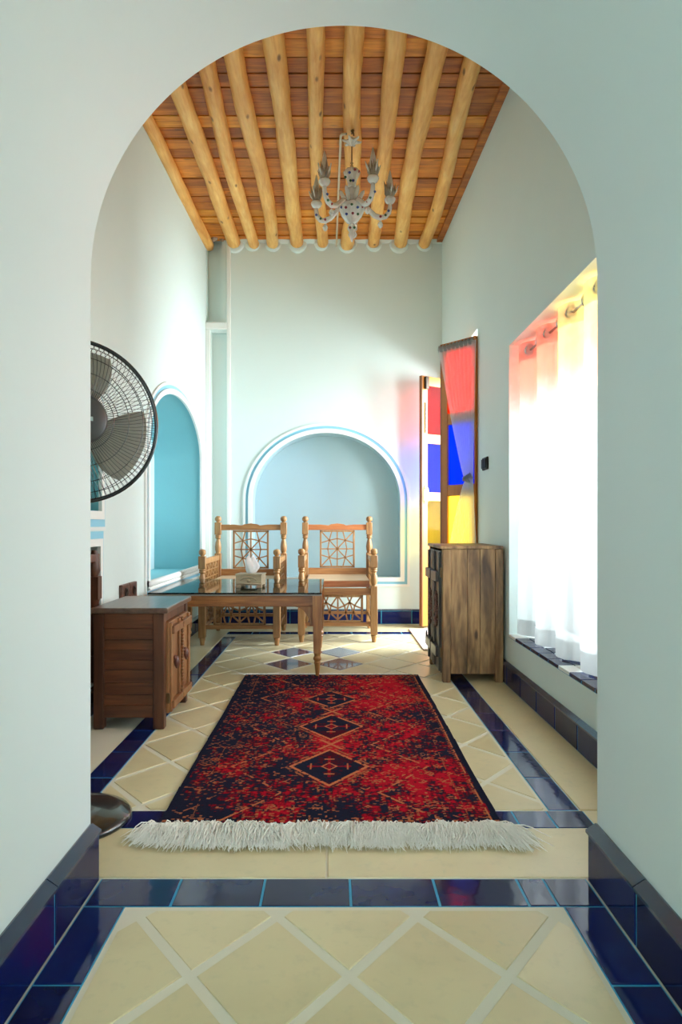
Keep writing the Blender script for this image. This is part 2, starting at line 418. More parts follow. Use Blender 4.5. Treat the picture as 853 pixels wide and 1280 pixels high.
# ------------------------------------------------------------------ ceiling: boards and log beams
ce = MB()
ce.add([(-1.95, YF, ceil_z(YF) + .06), (1.5, YF, ceil_z(YF) + .06), (1.5, 7.5, ceil_z(7.5) + .06), (-1.95, 7.5, ceil_z(7.5) + .06),
        (-1.95, YF, ceil_z(YF) + .2), (1.5, YF, ceil_z(YF) + .2), (1.5, 7.5, ceil_z(7.5) + .2), (-1.95, 7.5, ceil_z(7.5) + .2)],
       [(0, 1, 2, 3), (4, 5, 6, 7), (0, 1, 5, 4), (1, 2, 6, 5), (2, 3, 7, 6), (3, 0, 4, 7)])
ceil = struct(ce.build('ceiling', plain('dark_roof_felt', (.02, .012, .008), .9)))
y = YF + .002; random.seed(3)
while y < YB:
    wd = random.uniform(.13, .19); y1 = min(y + wd - .011, YB + .1)
    dz = random.uniform(-.006, .006); tl = random.uniform(-.002, .002)
    zz = [ceil_z(y) + dz, ceil_z(y1) + dz + tl]
    mb = MB(); x0, x1 = XL - .02, XR + .02
    nseg = 6; vs = []
    for s_ in range(nseg + 1):
        x = x0 + (x1 - x0) * s_ / nseg; jy = random.uniform(-.003, .003)
        vs += [(x, y + jy, zz[0]), (x, y1 + jy, zz[1]), (x, y1 + jy, zz[1] + .03), (x, y + jy, zz[0] + .03)]
    fs = []
    for s_ in range(nseg):
        a = s_ * 4
        for k in range(4): fs.append((a + k, a + (k + 1) % 4, a + 4 + (k + 1) % 4, a + 4 + k))
    fs += [(0, 1, 2, 3), (nseg * 4, nseg * 4 + 1, nseg * 4 + 2, nseg * 4 + 3)]
    mb.add(vs, fs).build('plank', random.choice(PLANKS), ceil)
    y += wd
# (x at y=6.8, x at near point, y of near point, radius far, radius near)
beams = [(-.99, -.96, 4.18, .066, .056), (-.813, -.75, 3.95, .054, .055), (-.606, -.543, 3.77, .057, .058), (-.359, -.33, 3.65, .066, .056), (-.12, -.108, 3.55, .050, .048),
         (.14, .137, 3.55, .066, .054), (.407, .339, 3.61, .056, .056), (.658, .567, 3.75, .068, .058), (.913, .83, 3.94, .055, .055), (-1.255, -1.255, 3.5, .05, .045)]
for i, (xf, xn, yn, rf, rn) in enumerate(beams):
    n = 44; seg = 14; vs = []; fs = []; y0, y1 = YF - .02, YB + .06
    for j in range(n + 1):
        y = y0 + (y1 - y0) * j / n
        tt = (y - yn) / (6.8 - yn); x = xn + (xf - xn) * tt; r = rn + (rf - rn) * max(0, min(1.1, tt))
        x += .020 * math.sin(y * 1.7 + i * 2.1) * (.4 + .6 * (i % 3)) * .8; zc = ceil_z(y) - .035 + .010 * math.sin(y * 1.3 + i * 1.7)
        kn = 1 + .22 * max(0, noise.noise(Vector((i * 9.1, y * 2.2, 0))))
        for k in range(seg):
            a = 2 * PI * k / seg
            q = r * kn * (1 + .12 * noise.noise(Vector((math.cos(a) * 1.2 + i * 5, math.sin(a) * 1.2, y * 3))) + .05 * noise.noise(Vector((math.cos(a) * 3 + i * 5, math.sin(a) * 3, y * 9))))
            vs.append((x + q * math.cos(a), y, zc + q * math.sin(a)))
    for j in range(n):
        for k in range(seg):
            k2 = (k + 1) % seg; fs.append((j * seg + k, j * seg + k2, (j + 1) * seg + k2, (j + 1) * seg + k))
    fs += [tuple(range(seg)), tuple(n * seg + k for k in range(seg))]
    MB().add(vs, fs).build('beam', BEAM, ceil, smooth=True)
    # rough plaster bedding around the beam end
    xe = xn + (xf - xn) * (YB - yn) / (6.8 - yn)
    M_ = Matrix.Rotation(R(90), 4, 'X')
    if i < 9:
        MB().lathe([(rf * 1.05, .02), (rf * 1.28, .016), (rf * 1.45, .0), (rf * 1.5, -.01)], 14, c=(xe, YB, ceil_z(YB) - .04), M=M_).build('plaster_collar', WALL, ceil, smooth=True)
MB().box(1.00, XR + .01, YF, YB, 3.60, 3.66).mesh('x')
mb = MB(); x0, x1 = 1.035, XR + .01
vs = [(x, y, ceil_z(y) + dz) for y in (YF, YB) for dz in (-.03, 0) for x in (x0, x1)]
mb.add(vs, [(0, 1, 3, 2), (4, 5, 7, 6), (0, 1, 5, 4), (2, 3, 7, 6), (0, 2, 6, 4), (1, 3, 7, 5)]).build('edge_board', PLANKS[1], ceil)
# strip of wall between back wall top and boards, scalloped plaster
mb = MB(); vs = []; fs = []; n = 60
for j in range(n + 1):
    x = -1.05 + (XR + 1.05) * j / n; h = .035 + .02 * noise.noise(Vector((x * 6, 1, 4)))
    zt = ceil_z(YB)
    vs += [(x, YB - .012, zt - h), (x, YB + .02, zt - h - .01), (x, YB - .035 - .01 * math.sin(x * 20), zt + .01)]
for j in range(n):
    a = j * 3; fs += [(a, a + 3, a + 5, a + 2), (a, a + 1, a + 4, a + 3)]
mb.add(vs, fs).build('plaster_fillet', WALL, ceil, smooth=True)
# ragged plaster lump where the corner chase meets the roof
mb = MB()
for k in range(14):
    random.seed(k); c = (-1.20 + random.uniform(-.05, .09), YB - .05 + random.uniform(-.03, .03), 3.87 + random.uniform(-.03, .03)); r = random.uniform(.02, .04)
    mb.lathe([(r * .3, -r * .8), (r * .9, -r * .4), (r, .1 * r), (r * .6, r * .7), (r * .1, r)], 7, c=c, M=Matrix.Rotation(random.uniform(0, 3), 4, 'X'))
tag(mb.build('rubble', plaster('rough_mud_plaster', (.33, .25, .18), .9), ceil), kind='stuff')

# ------------------------------------------------------------------ floor
fl = struct(MB().box(-1.95, 1.8, -4.3, 7.5, -.11, -.0025).build('floor', GROUT))
def clip(poly, x0, x1, y0, y1):
    def half(P, f, g):
        out = []
        for i in range(len(P)):
            a, b = P[i - 1], P[i]; fa, fb = f(a), f(b)
            if fb >= 0:
                if fa < 0: out.append(g(a, b))
                out.append(b)
            elif fa >= 0: out.append(g(a, b))
        return out
    def lx(v): return lambda a, b: (v, a[1] + (b[1] - a[1]) * (v - a[0]) / (b[0] - a[0]))
    def ly(v): return lambda a, b: (a[0] + (b[0] - a[0]) * (v - a[1]) / (b[1] - a[1]), v)
    for f, g in ((lambda p: p[0] - x0, lx(x0)), (lambda p: x1 - p[0], lx(x1)), (lambda p: p[1] - y0, ly(y0)), (lambda p: y1 - p[1], ly(y1))):
        poly = half(poly, f, g)
        if len(poly) < 3: return []
    return poly
def parea(P): return abs(sum(P[i - 1][0] * P[i][1] - P[i][0] * P[i - 1][1] for i in range(len(P)))) / 2
def tile(P, mat, top=0.0, nm='tile', parent=None, th=.009):
    cx = sum(p[0] for p in P) / len(P); cy = sum(p[1] for p in P) / len(P); b = .0022
    def ins(p):
        d = Vector((cx - p[0], cy - p[1])); L = d.length or 1
        return (p[0] - cx + d.x / L * b, p[1] - cy + d.y / L * b)
    n = len(P); top += random.uniform(-.0008, .0008)
    tx, ty = random.uniform(-.004, .004), random.uniform(-.004, .004)
    vs = [(p[0] - cx, p[1] - cy, -th) for p in P] + [(p[0] - cx, p[1] - cy, top - .0015) for p in P] + [(*ins(p), top + tx * (p[0] - cx) + ty * (p[1] - cy)) for p in P]
    fs = [tuple(range(2 * n, 3 * n))]
    for i in range(n):
        j = (i + 1) % n; fs += [(i, j, n + j, n + i), (n + i, n + j, 2 * n + j, 2 * n + i)]
    return MB().add(vs, fs).build(nm, mat, parent or fl, loc=(cx, cy, 0))
def rect(x0, x1, y0, y1, g=.004): return [(x0 + g, y0 + g), (x1 - g, y0 + g), (x1 - g, y1 - g), (x0 + g, y1 - g)]
random.seed(11)
def field(x0, x1, y0, y1, nx, ny, cx, cy, gap, special):
    hw, hl = nx / 2, ny / 2; g = gap
    for i in range(-12, 13):
        for j in range(-14, 15):
            for (ox, oy) in ((0, 0), (hw, hl)):
                x = cx + i * nx + ox; y = cy + j * ny + oy
                a, b = hw - g, hl - g * hl / hw
                P = [(x - a, y), (x, y - b), (x + a, y), (x, y + b)]
                P = clip(P, x0, x1, y0, y1)
                if not P or parea(P) < .0012: continue
                key = any(abs(x - sx) < .02 and abs(y - sy) < .02 for sx, sy in special)
                tile(P, NAVYD if key else CREAM)
sp = [(-.32, 5.33), (.045, 5.33), (-.32, 4.883), (.045, 4.883)]
field(-.855, .74, 2.39, 6.19, .365, .447, -.32, 5.33, .016, sp)
field(-.53, .588, -.9, 1.765, .354, .46, .035 + .177, 1.51, .017, [])
# plain cream slabs
tile(rect(XL, -.975, 2.245, YB), CREAM, nm='slab'); tile(rect(.86, 1.075, 2.38, DY0), CREAM, nm='slab'); tile(rect(.86, 1.5, DY0, YB), CREAM, nm='slab')
tile(rect(-.975, .86, 6.33, YB), CREAM, nm='slab')
tile(rect(XL, -.02, 1.93, 2.245, .003), CREAM, nm='slab'); tile(rect(-.02, XR, 1.93, 2.245, .003), CREAM, nm='slab'); tile(rect(.87, XR, 2.245, 2.38, .003), CREAM, nm='slab')
# blue bands: cyan bed, then one tile after another
def vband(x0, x1, ys):
    MB().box(x0, x1, min(ys), max(ys), -.0065, -.0018).build('grout', CYAN, fl)
    for a, b in zip(ys[:-1], ys[1:]): tile(rect(x0, x1, a, b, .0035), NAVY, .0006)
def hband(y0, y1, xs):
    MB().box(min(xs), max(xs), y0, y1, -.0065, -.0018).build('grout', CYAN, fl)
    for a, b in zip(xs[:-1], xs[1:]): tile(rect(a, b, y0, y1, .0035), NAVY, .0006)
vs_ = [2.385 + .305 * k for k in range(13)]
vband(-.975, -.867, vs_); vband(.752, .86, vs_)
hband(2.245, 2.38, [XL, -.975, -.73, -.5, -.27, -.03, .21, .45, .62, .74, .87])
hband(6.205, 6.325, [-.975 + .229 * k for k in range(9)])
hband(1.785, 1.925, [-.655, -.428, -.192, .046, .28, .515, .59, .712])
NP = [1.785 - .305 * k for k in range(9)]
vband(-.655, -.545, NP[::-1]); vband(.602, .712, NP[::-1])
# white lime line beside the passage band
# ------------------------------------------------------------------ baseboards
def board_y(name, x, side, y0, y1, z1=.13, cap=True, step=.305, th=.022):
    """baseboard running along y on a wall whose face is at x; side=+1 sticks out to +x"""
    a, b = sorted((x, x + side * (th - .003)))
    root = struct(MB().box(a, b, y0, y1, 0, z1).build(name, CYAN))
    y = y1
    while y > y0 + .01:
        ya = max(y0, y - step)
        aa, bb = sorted((x, x + side * th))
        MB().box(aa, bb, ya + .004, y - .004, .002, z1 - .012).build('tile', NAVYW, root, bevel=.003)
        if cap:
            poly = [(x, z1 + .012), (x, z1 - .012), (x + side * (th + .006), z1 - .012), (x + side * (th + .006), z1 - .004), (x + side * .006, z1 + .014)]
            MB().prism(poly, ya + .002, y - .002, 'y').build('cap_tile', SLATE, root)
        y = ya
    return root
def board_x(name, y, side, x0, x1, z1=.13, step=.305, th=.022):
    a, b = sorted((y, y + side * (th - .003)))
    root = struct(MB().box(x0, x1, a, b, 0, z1).build(name, CYAN))
    x = x1
    while x > x0 + .01:
        xa = max(x0, x - step); aa, bb = sorted((y, y + side * th))
        MB().box(xa + .004, x - .004, aa, bb, .002, z1 - .014).build('tile', NAVYW, root, bevel=.003)
        MB().box(xa + .002, x - .002, aa, bb + .0, z1 - .010, z1 + .006).build('cap_tile', SLATE, root, bevel=.003)
        x = xa
    return root
board_y('baseboard_passage_left', AX - AW, 1, -.65, YF, .148, th=.026)
board_y('baseboard_passage_right', AX + AW, -1, -.65, YF, .148, th=.028)
board_y('baseboard_right', XR, -1, YF, DY0 - .02, .13, th=.016)
board_y('baseboard_left', XL, 1, YF, YB - .03, .13)
board_x('baseboard_back', YB, -1, XL + .02, XR, .14)
# white end line at the foot of the passage walls' far edges
for nm, x0, x1 in (('baseboard_front_left', XL, AX - AW + .02), ('baseboard_front_right', AX + AW - .02, XR)):
    board_x(nm, YF, 1, x0, x1, .13, th=.014)

# ------------------------------------------------------------------ window
wn = struct(empty('window_1', (0, 0, 0)))
fx = 1.36
cols = [WY0, 2.78, 3.50, WY1]; rows = [WZ0, 1.02, 1.70, WZ1]
f = MB()
f.box(fx, fx + .05, WY0, WY1, WZ0, WZ0 + .045); f.box(fx, fx + .05, WY0, WY1, WZ1 - .045, WZ1)
f.box(fx, fx + .05, WY0, WY0 + .045, WZ0, WZ1); f.box(fx, fx + .05, WY1 - .045, WY1, WZ0, WZ1)
f.build('window_frame', WINW, wn, bevel=.004)
for y in cols[1:-1]: MB().box(fx + .002, fx + .048, y - .025, y + .025, WZ0 + .045, WZ1 - .045).build('mullion', WINW, wn, bevel=.004)
for z in rows[1:-1]:
    for c in range(3): MB().box(fx + .006, fx + .044, cols[c] + .025, cols[c + 1] - .025, z - .018, z + .018).build('glazing_bar', WINW, wn, bevel=.003)
for c in range(3):
    for r in range(3):
        mt = CLEAR if r < 2 else (WYEL, WYEL, WRED)[c]
        if r == 2 and c == 0: mt = WRED
        MB().box(fx + .02, fx + .026, cols[c] + .024, cols[c + 1] - .024, rows[r] + .015, rows[r + 1] - .015).build('pane', mt, wn)
# tiled sill
ws = struct(MB().box(XR - .002, fx, WY0, WY1, WZ0 - .012, WZ0 + .002).build('trim_6', CYAN))
k = 0; y = WY0; random.seed(5)
while y < WY1 - .02:
    y1 = min(y + .155, WY1)
    for (a, b) in ((XR - .006, XR + .075), (XR + .075, XR + .17), (XR + .17, fx)):
        mt = NAVY if (k % 3 != 1) and a < XR else (WHITE if (k + (a > XR + .1)) % 2 else NAVY)
        MB().box(a + .003, b - .003, y + .003, y1 - .003, WZ0 - .01, WZ0 + .008).build('tile', mt, ws, bevel=.002)
    k += 1; y = y1

# window curtain on a rod with grommets
cu = tag(empty('window_curtain', (0, 0, 0)), 'long white sheer grommet curtain hanging in the right wall window recess', 'curtain')
def wave(y): 
    p = (y - 2.1) / .36 * 2 * PI
    s = math.sin(p); return 1.178 + .040 * math.copysign(abs(s) ** .6, s)
def curtain_mesh(z0, z1, off=0, ny=260, nz=24):
    vs = []; fs = []
    for j in range(nz + 1):
        z = z0 + (z1 - z0) * j / nz
        for i in range(ny + 1):
            y = 2.10 + (4.205 - 2.10) * i / ny
            t = (z1 - z) / 1.8
            vs.append((wave(y + .015 * math.sin(z * 2.3 + y)) + off + .006 * math.sin(y * 31 + z * 2) * t, y + .006 * math.sin(z * 3), z))
    for j in range(nz):
        for i in range(ny):
            a = j * (ny + 1) + i; fs.append((a, a + 1, a + ny + 2, a + ny + 1))
    return MB().add(vs, fs)
curtain_mesh(.325, 2.045).build('drape', SHEER, cu, smooth=True)
curtain_mesh(2.045, 2.092, nz=4).build('header', HEM, cu, smooth=True)
curtain_mesh(1.985, 2.045, off=-.0015, nz=3).build('header', HEM, cu, smooth=True)
curtain_mesh(.326, .42, off=-.0015, nz=3).build('hem', HEM, cu, smooth=True)
for k in range(12):
    y = 2.10 + .18 * k
    if y > 4.2: break
    d = (wave(y + .01) - wave(y - .01)) / .02; ang = math.atan2(1, d)
    pts = [(1.178 + .028 * math.cos(a) * math.cos(ang), y + .028 * math.cos(a) * math.sin(ang), 2.040 + .028 * math.sin(a)) for a in [2 * PI * q / 16 for q in range(16)]]
    MB().tube(pts, .0065, 6, closed=True).build('grommet', STEEL, cu, smooth=True)
rd = MB().tube([(1.178, WY0 + .002, 2.04), (1.178, WY1 - .002, 2.04)], .007, 10).build('rod', STEEL, cu, smooth=True)

# ------------------------------------------------------------------ garden doorway: two folding leaves with stained panes
def leaf(name, hinge, tip, glass):
    hv = Vector(hinge); tv = Vector(tip); d = tv - hv; W = d.length; ang = math.atan2(d.y, d.x)
    o = struct(empty(name, (hv.x, hv.y, 0.02), ang))
    T = .04; Ht = 2.40
    # local x from hinge 0 to tip W, thickness y -T/2..T/2
    sw = .062; hw0 = .014
    MB().box(0, hw0, -T / 2, T / 2, 0, Ht).build('stile', DOORW, o, bevel=.004)
    MB().box(W - sw - .012, W - .012, -T / 2, T / 2, 0, Ht).build('stile', DOORW, o, bevel=.004)
    MB().box(W - .012, W, -T / 2, T / 2, 0, Ht).build('edge_strip', DOORE, o, bevel=.003)
    zs = [(0, .12), (.66, .74), (1.19, 1.27), (1.735, 1.83), (2.31, Ht)]
    zr = [(0, .10), (.70, .78), (1.20, 1.285), (1.755, 1.845), (2.31, Ht)]
    for a, b in zr: MB().box(hw0, W - sw - .012, -T / 2 + .003, T / 2 - .003, a, b).build('rail', DOORW, o, bevel=.003)
    MB().box(hw0, W - sw - .012, -.012, .012, .10, .70).build('panel', DOORW, o, bevel=.003)
    for (a, b), m in zip(((.78, 1.20), (1.285, 1.755), (1.845, 2.31)), glass):
        MB().box(hw0, W - sw - .012, -.003, .003, a, b).build('pane', m, o)
    return o, W
d1, W1 = leaf('door_1', (1.085, 6.70), (.835, 6.53), (YEL1, BLU1, RED1))
# hardware on leaf 1, on the side facing the camera (local +y or -y towards the viewer)
def hardware(o, W, s):
    y = s * .022
    h = MB(); x = W - .045
    h.tube([(x, y, 1.19), (x, y + s * .03, 1.20), (x, y + s * .035, 1.26), (x, y + s * .03, 1.32), (x, y, 1.33)], .007, 8)
    h.box(x - .012, x + .012, min(y, y + s * .006), max(y, y + s * .006), 1.17, 1.20); h.box(x - .012, x + .012, min(y, y + s * .006), max(y, y + s * .006), 1.32, 1.35)
    tag(h.build('handle', STEEL, o, smooth=False), 'chrome pull handle')
    h = MB(); h.box(x - .010, x + .010, min(y, y + s * .008), max(y, y + s * .008), 1.86, 2.14); h.tube([(x, y + s * .012, 1.85), (x, y + s * .012, 2.15)], .006, 8)
    h.build('bolt', STEEL, o)
    h = MB(); h.box(x - .022, x + .022, min(y, y + s * .03), max(y, y + s * .03), 2.27, 2.39)
    h.build('catch', BRONZE, o, bevel=.008)
hardware(d1, W1, 1)
d2, W2 = leaf('door_2', (1.085, 5.15), (.862, 5.42), (YEL, BLU, RED))
fr = struct(MB().box(1.30, 1.38, DY0, DY0 + .05, 0, DZ).box(1.30, 1.38, DY1 - .05, DY1, 0, DZ).box(1.30, 1.38, DY0, DY1, DZ - .05, DZ).build('trim_7', DOORW, bevel=.004))
# voile gathered on leaf 2, tied near the hinge
dv = tag(empty('door_curtain', (d2.location.x, d2.location.y, 0), d2.rotation_euler.z), 'sheer voile curtain tied back over the stained glass door leaf', 'curtain')
def voile(side):
    vs = []; fs = []; nu, nz = 90, 60
    zt, zk, zb = 2.385, 1.33, .40
    for j in range(nz + 1):
        z = zt + (zb - zt) * j / nz
        if z > zk:  # above the knot
            t = (zt - z) / (zt - zk); L1 = .345 * (1 - t) ** .85 + .085 * (1 - (1 - t) ** .85) ; L0 = -.028 + .035 * t
        else:
            t = (zk - z) / (zk - zb); L0 = .007 - .032 * min(1, t * 2); L1 = .085 + .21 * min(1, t * 1.25) ** .8
        am = .006 + .004 * abs(math.sin(z * 2))
        for i in range(nu + 1):
            u = i / nu; x = L0 + (L1 - L0) * u
            vs.append((x, side * (.036 + am * math.sin(u * 2 * PI * 9 + z * .6) + .012 * math.exp(-((z - zk) / .06) ** 2) * math.sin(u * PI)), z))
    for j in range(nz):
        for i in range(nu):
            a = j * (nu + 1) + i; fs.append((a, a + 1, a + nu + 2, a + nu + 1))
    return MB().add(vs, fs)
SD = 1
hv = Vector((1.085, 5.15)); tv = Vector((.862, 5.42)); dd = (tv - hv).normalized(); nrm = Vector((-dd.y, dd.x))  # local +y
SD = 1 if nrm.y < 0 else -1
voile(SD).build('drape', SHEER2, dv, smooth=True)
mb = MB()
for i in range(46):
    x = .012 + .335 * i / 45
    mb.tube([(x, SD * .034, 2.355), (x + .002, SD * (.042 + .004 * math.sin(i * 2.1)), 2.375), (x, SD * .034, 2.40 + .006 * math.sin(i * 1.3))], .0055, 5)
mb.build('gathered_heading', HEM, dv, smooth=True)
mb = MB(); random.seed(2)
for i in range(5):
    mb.tube([(.03 + .014 * i, SD * .03, 1.30 + .01 * i), (.045 + .010 * i, SD * .062, 1.335), (.03 + .016 * i, SD * .05, 1.38 - .008 * i), (.02 + .015 * i, SD * .03, 1.34)], .011, 6)
mb.build('knot', HEM, dv, smooth=True)

# ------------------------------------------------------------------ wooden cupboard doors in the low niche
cb = tag(empty('wall_cupboard', (XL + .004, 0, 0)), 'brown turned-wood cupboard front set low in the left wall behind the chest', 'cupboard')
MB().box(-.13, -.10, 2.53, 3.69, .05, .87).build('back_board', LCABZ, cb)
for k in range(4):
    y = 2.62 + k * .340
    p = MB(); p.box(-.03, .03, y - .03, y + .03, .05, .30); p.lathe([(.022, .30), (.03, .32), (.02, .34), (.028, .42), (.032, .50), (.024, .58), (.03, .60)], 14, c=(0, y, 0)); p.box(-.03, .03, y - .03, y + .03, .60, .72)
    p.lathe([(.02, .72), (.03, .75), (.026, .80), (.014, .86)], 14, c=(0, y, 0)); auto(p.build('post', LCABZ, cb))
MB().box(-.025, .015, 2.55, 3.68, .80, .84).build('rail', LCABX, cb, bevel=.004)
MB().box(-.025, .015, 2.55, 3.68, .10, .15).build('rail', LCABX, cb, bevel=.004)

# ------------------------------------------------------------------ switch and socket
o = tag(empty('light_switch', (XR, 4.86, 1.43)), 'dark brown double rocker switch on the right wall above the smoked cabinet', 'switch')
MB().box(-.016, 0, -.075, .075, -.045, .045).build('plate', SWITCH, o, bevel=.006)
for s in (-1, 1): MB().box(-.024, -.012, s * .036 - .030, s * .036 + .030, -.034, .034).build('rocker', ROCK, o, bevel=.004)
o = tag(empty('power_outlet', (XL, 4.22, .585)), 'brown double power outlet on the left wall just above the red-brown chest', 'socket')
for s in (-1, 1):
    MB().box(0, .022, s * .078 - .075, s * .078 + .075, -.05, .05).build('plate', SOCKET, o, bevel=.006)
    MB().lathe([(.026, .020), (.030, .027), (.020, .027), (.019, .022)], 16, c=(0, s * .078, 0), M=Matrix.Rotation(R(90), 4, 'Y')).build('socket_ring', BRONZE, o, smooth=True)

# ------------------------------------------------------------------ rug
RX0, RX1, RY0, RY1 = -.580, .560, 2.235, 4.49
def vnoise(shape, cells, rng):
    gy, gx = cells; g = rng.random((gy + 2, gx + 2)); H_, W_ = shape
    yy = np.linspace(0, gy, H_, endpoint=False); xx = np.linspace(0, gx, W_, endpoint=False)
    y0 = yy.astype(int); x0 = xx.astype(int); fy = (yy - y0)[:, None]; fx_ = (xx - x0)[None, :]
    fy = fy * fy * (3 - 2 * fy); fx_ = fx_ * fx_ * (3 - 2 * fx_)
    a = g[np.ix_(y0, x0)]; b = g[np.ix_(y0, x0 + 1)]; c = g[np.ix_(y0 + 1, x0)]; d = g[np.ix_(y0 + 1, x0 + 1)]
    return (a * (1 - fx_) + b * fx_) * (1 - fy) + (c * (1 - fx_) + d * fx_) * fy
def blocks(shape, bs, rng):
    H_, W_ = shape; g = rng.random((H_ // bs[0] + 2, W_ // bs[1] + 2))
    return g[np.ix_(np.arange(H_) // bs[0], np.arange(W_) // bs[1])]
def rug_pattern(nx, ny):
    rng = np.random.default_rng(4)
    X = np.linspace(RX0, RX1, nx)[None, :] + np.zeros((ny, 1)); Y = np.linspace(RY0, RY1, ny)[:, None] + np.zeros((1, nx))
    cx = (RX0 + RX1) / 2; xr = X - cx
    S = (ny, nx)
    red = np.array([.20, .004, .012]); mar = np.array([.055, .005, .012]); nav = np.array([.010, .012, .026]); ora = np.array([.44, .135, .055]); brt = np.array([.34, .005, .016])
    n1 = .45 * vnoise(S, (9, 6), rng) + .35 * vnoise(S, (30, 18), rng) + .2 * vnoise(S, (90, 50), rng)
    streak = .5 * vnoise(S, (150, 14), rng) + .5 * vnoise(S, (60, 60), rng)
    bl = blocks(S, (3, 4), rng); bl2 = blocks(S, (2, 3), rng); bl3 = blocks(S, (2, 2), rng); bl4 = blocks(S, (5, 3), rng)
    hs = vnoise(S, (300, 60), rng); vs2 = vnoise(S, (60, 145), rng)
    tone = .5 + (n1 - .5) * 1.15 + .42 * (hs - .5) + .30 * (vs2 - .5) + .15 * (bl - .5) + .13 * (bl3 - .5) + .12 * (bl4 - .5) - .095 - .10 * np.clip(xr / .57 - .60, 0, 1) * 4.2 - .05 * np.clip(-xr / .5, -.6, 1)
    # more navy to the left, towards the near end and along the borders
    tone += .16 * np.clip(xr / .57, -1, 1) * .8 - .30 * np.clip(np.abs(xr) / .57 - .62, 0, 1) * 1.6 - .16 * np.clip((2.75 - Y) / .5, 0, 1) + .06
    tone -= .12 * np.clip(-xr / .57 - .35, 0, 1)
    C = np.zeros((ny, nx, 3)); C[:] = nav
    C[tone > .40] = mar; C[tone > .51] = red; C[tone > .64] = brt
    # small repeated motifs: orange flecks, grouped
    def put(mask, col): C[mask] = col
    mot = np.zeros(S, bool)
    # mirrored motif stamps on a lattice
    for iy, yc in enumerate(np.arange(RY0 + .06, RY1 - .04, .082)):
        for ix in range(-6, 7):
            xc = ix * .088 + (.044 if iy % 2 else 0)
            if abs(xc) > .5: continue
            if rng.random() < .12: continue
            dx = np.abs(xr - xc) / .0075; dy = np.abs(Y - yc) / .0075
            p = rng.integers(0, 4)
            if p == 0: m = ((dx + dy > 2.0) & (dx + dy < 3.2)) | ((dx < .6) & (dy < .8))
            elif p == 1: m = ((dx < .6) & (dy < 3)) | ((dy < .6) & (dx < 3)) 
            elif p == 2: m = ((dx > 1.6) & (dx < 2.4) & (dy < 2.6)) | ((dy < .6) & (dx < 1.6)) | ((dy > 2.2) & (dy < 3) & (dx < 1))
            else: m = ((np.abs(dx - dy) < .55) & (dx < 3.2)) 
            mot |= m
    wear = vnoise(S, (120, 60), rng)
    put(mot & (wear > .48) & (bl2 > .25), ora * .8)
    clus = .6 * vnoise(S, (46, 24), rng) + .4 * vnoise(S, (16, 9), rng)
    put((bl2 > .80) & (clus > .70), ora * .75); put((bl2 > .955) & (vnoise(S, (14, 9), rng) > .42), ora * .75)
    put((blocks(S, (2, 4), rng) > .965), ora * .6)
    # three diamonds on the axis
    for yc, a, b in ((2.785, .165, .215), (3.335, .160, .212), (3.855, .152, .190)):
        d = np.abs(xr + .003) / a + np.abs(Y - yc) / b
        ins = d < .93
        sub = n1 + .3 * (bl - .5)
        C[ins] = np.where((sub[ins] > .66)[:, None], mar, nav)
        put((d > .90) & (d < 1.0) & (wear > .22), ora)
        put((d > 1.08) & (d < 1.15) & (wear > .45), ora * .65)
        ax, ay = np.abs(xr + .003), np.abs(Y - yc)
        put(ins & (ax < .006) & (ay < b * .55), red); put(ins & (ay < .006) & (ax < a * .55), red)
        put(((ax / .035 + ay / .045) > .75) & ((ax / .035 + ay / .045) < 1.0), ora)
        put(((ax - .075) ** 2 + ay ** 2 < .014 ** 2), red); put((np.abs(ax - .075) < .004) & (ay < .035), ora * .9)
        put((ax < .020) & (np.abs(ay - .085) < .006), ora * .9)
    for yc in (3.065, 3.60):
        ax, ay = np.abs(xr), np.abs(Y - yc)
        put((np.abs(ax - ay * .75) < .009) & (ay < .07), ora * .9)
    # large stepped contour round the medallions
    P = .545; yy = np.abs(((Y - 2.785 + P / 2) % P) - P / 2)
    con = .40 - .22 * yy / (P / 2) 
    put((np.abs(np.abs(xr) - con) < .006) & (wear > .47), ora * .9)
    put((np.abs(np.abs(xr) - con + .022) < .004) & (wear > .55), red)
    # borders
    ex = np.minimum(X - RX0, RX1 - X); ey = np.minimum(Y - RY0, RY1 - Y); e = np.minimum(ex, ey)
    C[e < .022] = nav
    put((ex < .034) & (ex > .028) & (wear > .3) & (X > 0), ora * .9)
    put((ex < .044) & (ex > .034) & (((Y * 40) % 1) < .3) & (X > 0), ora * .6)
    put((ex < .105) & (ex > .100) & (wear > .5), ora * .55)
    put((ey < .045) & (ey > .030) & (((X * 28) % 1) < .45) & (wear > .3), ora * .7)
    C = C * (1 + .35 * (rng.random(S)[:, :, None] - .5))
    return C
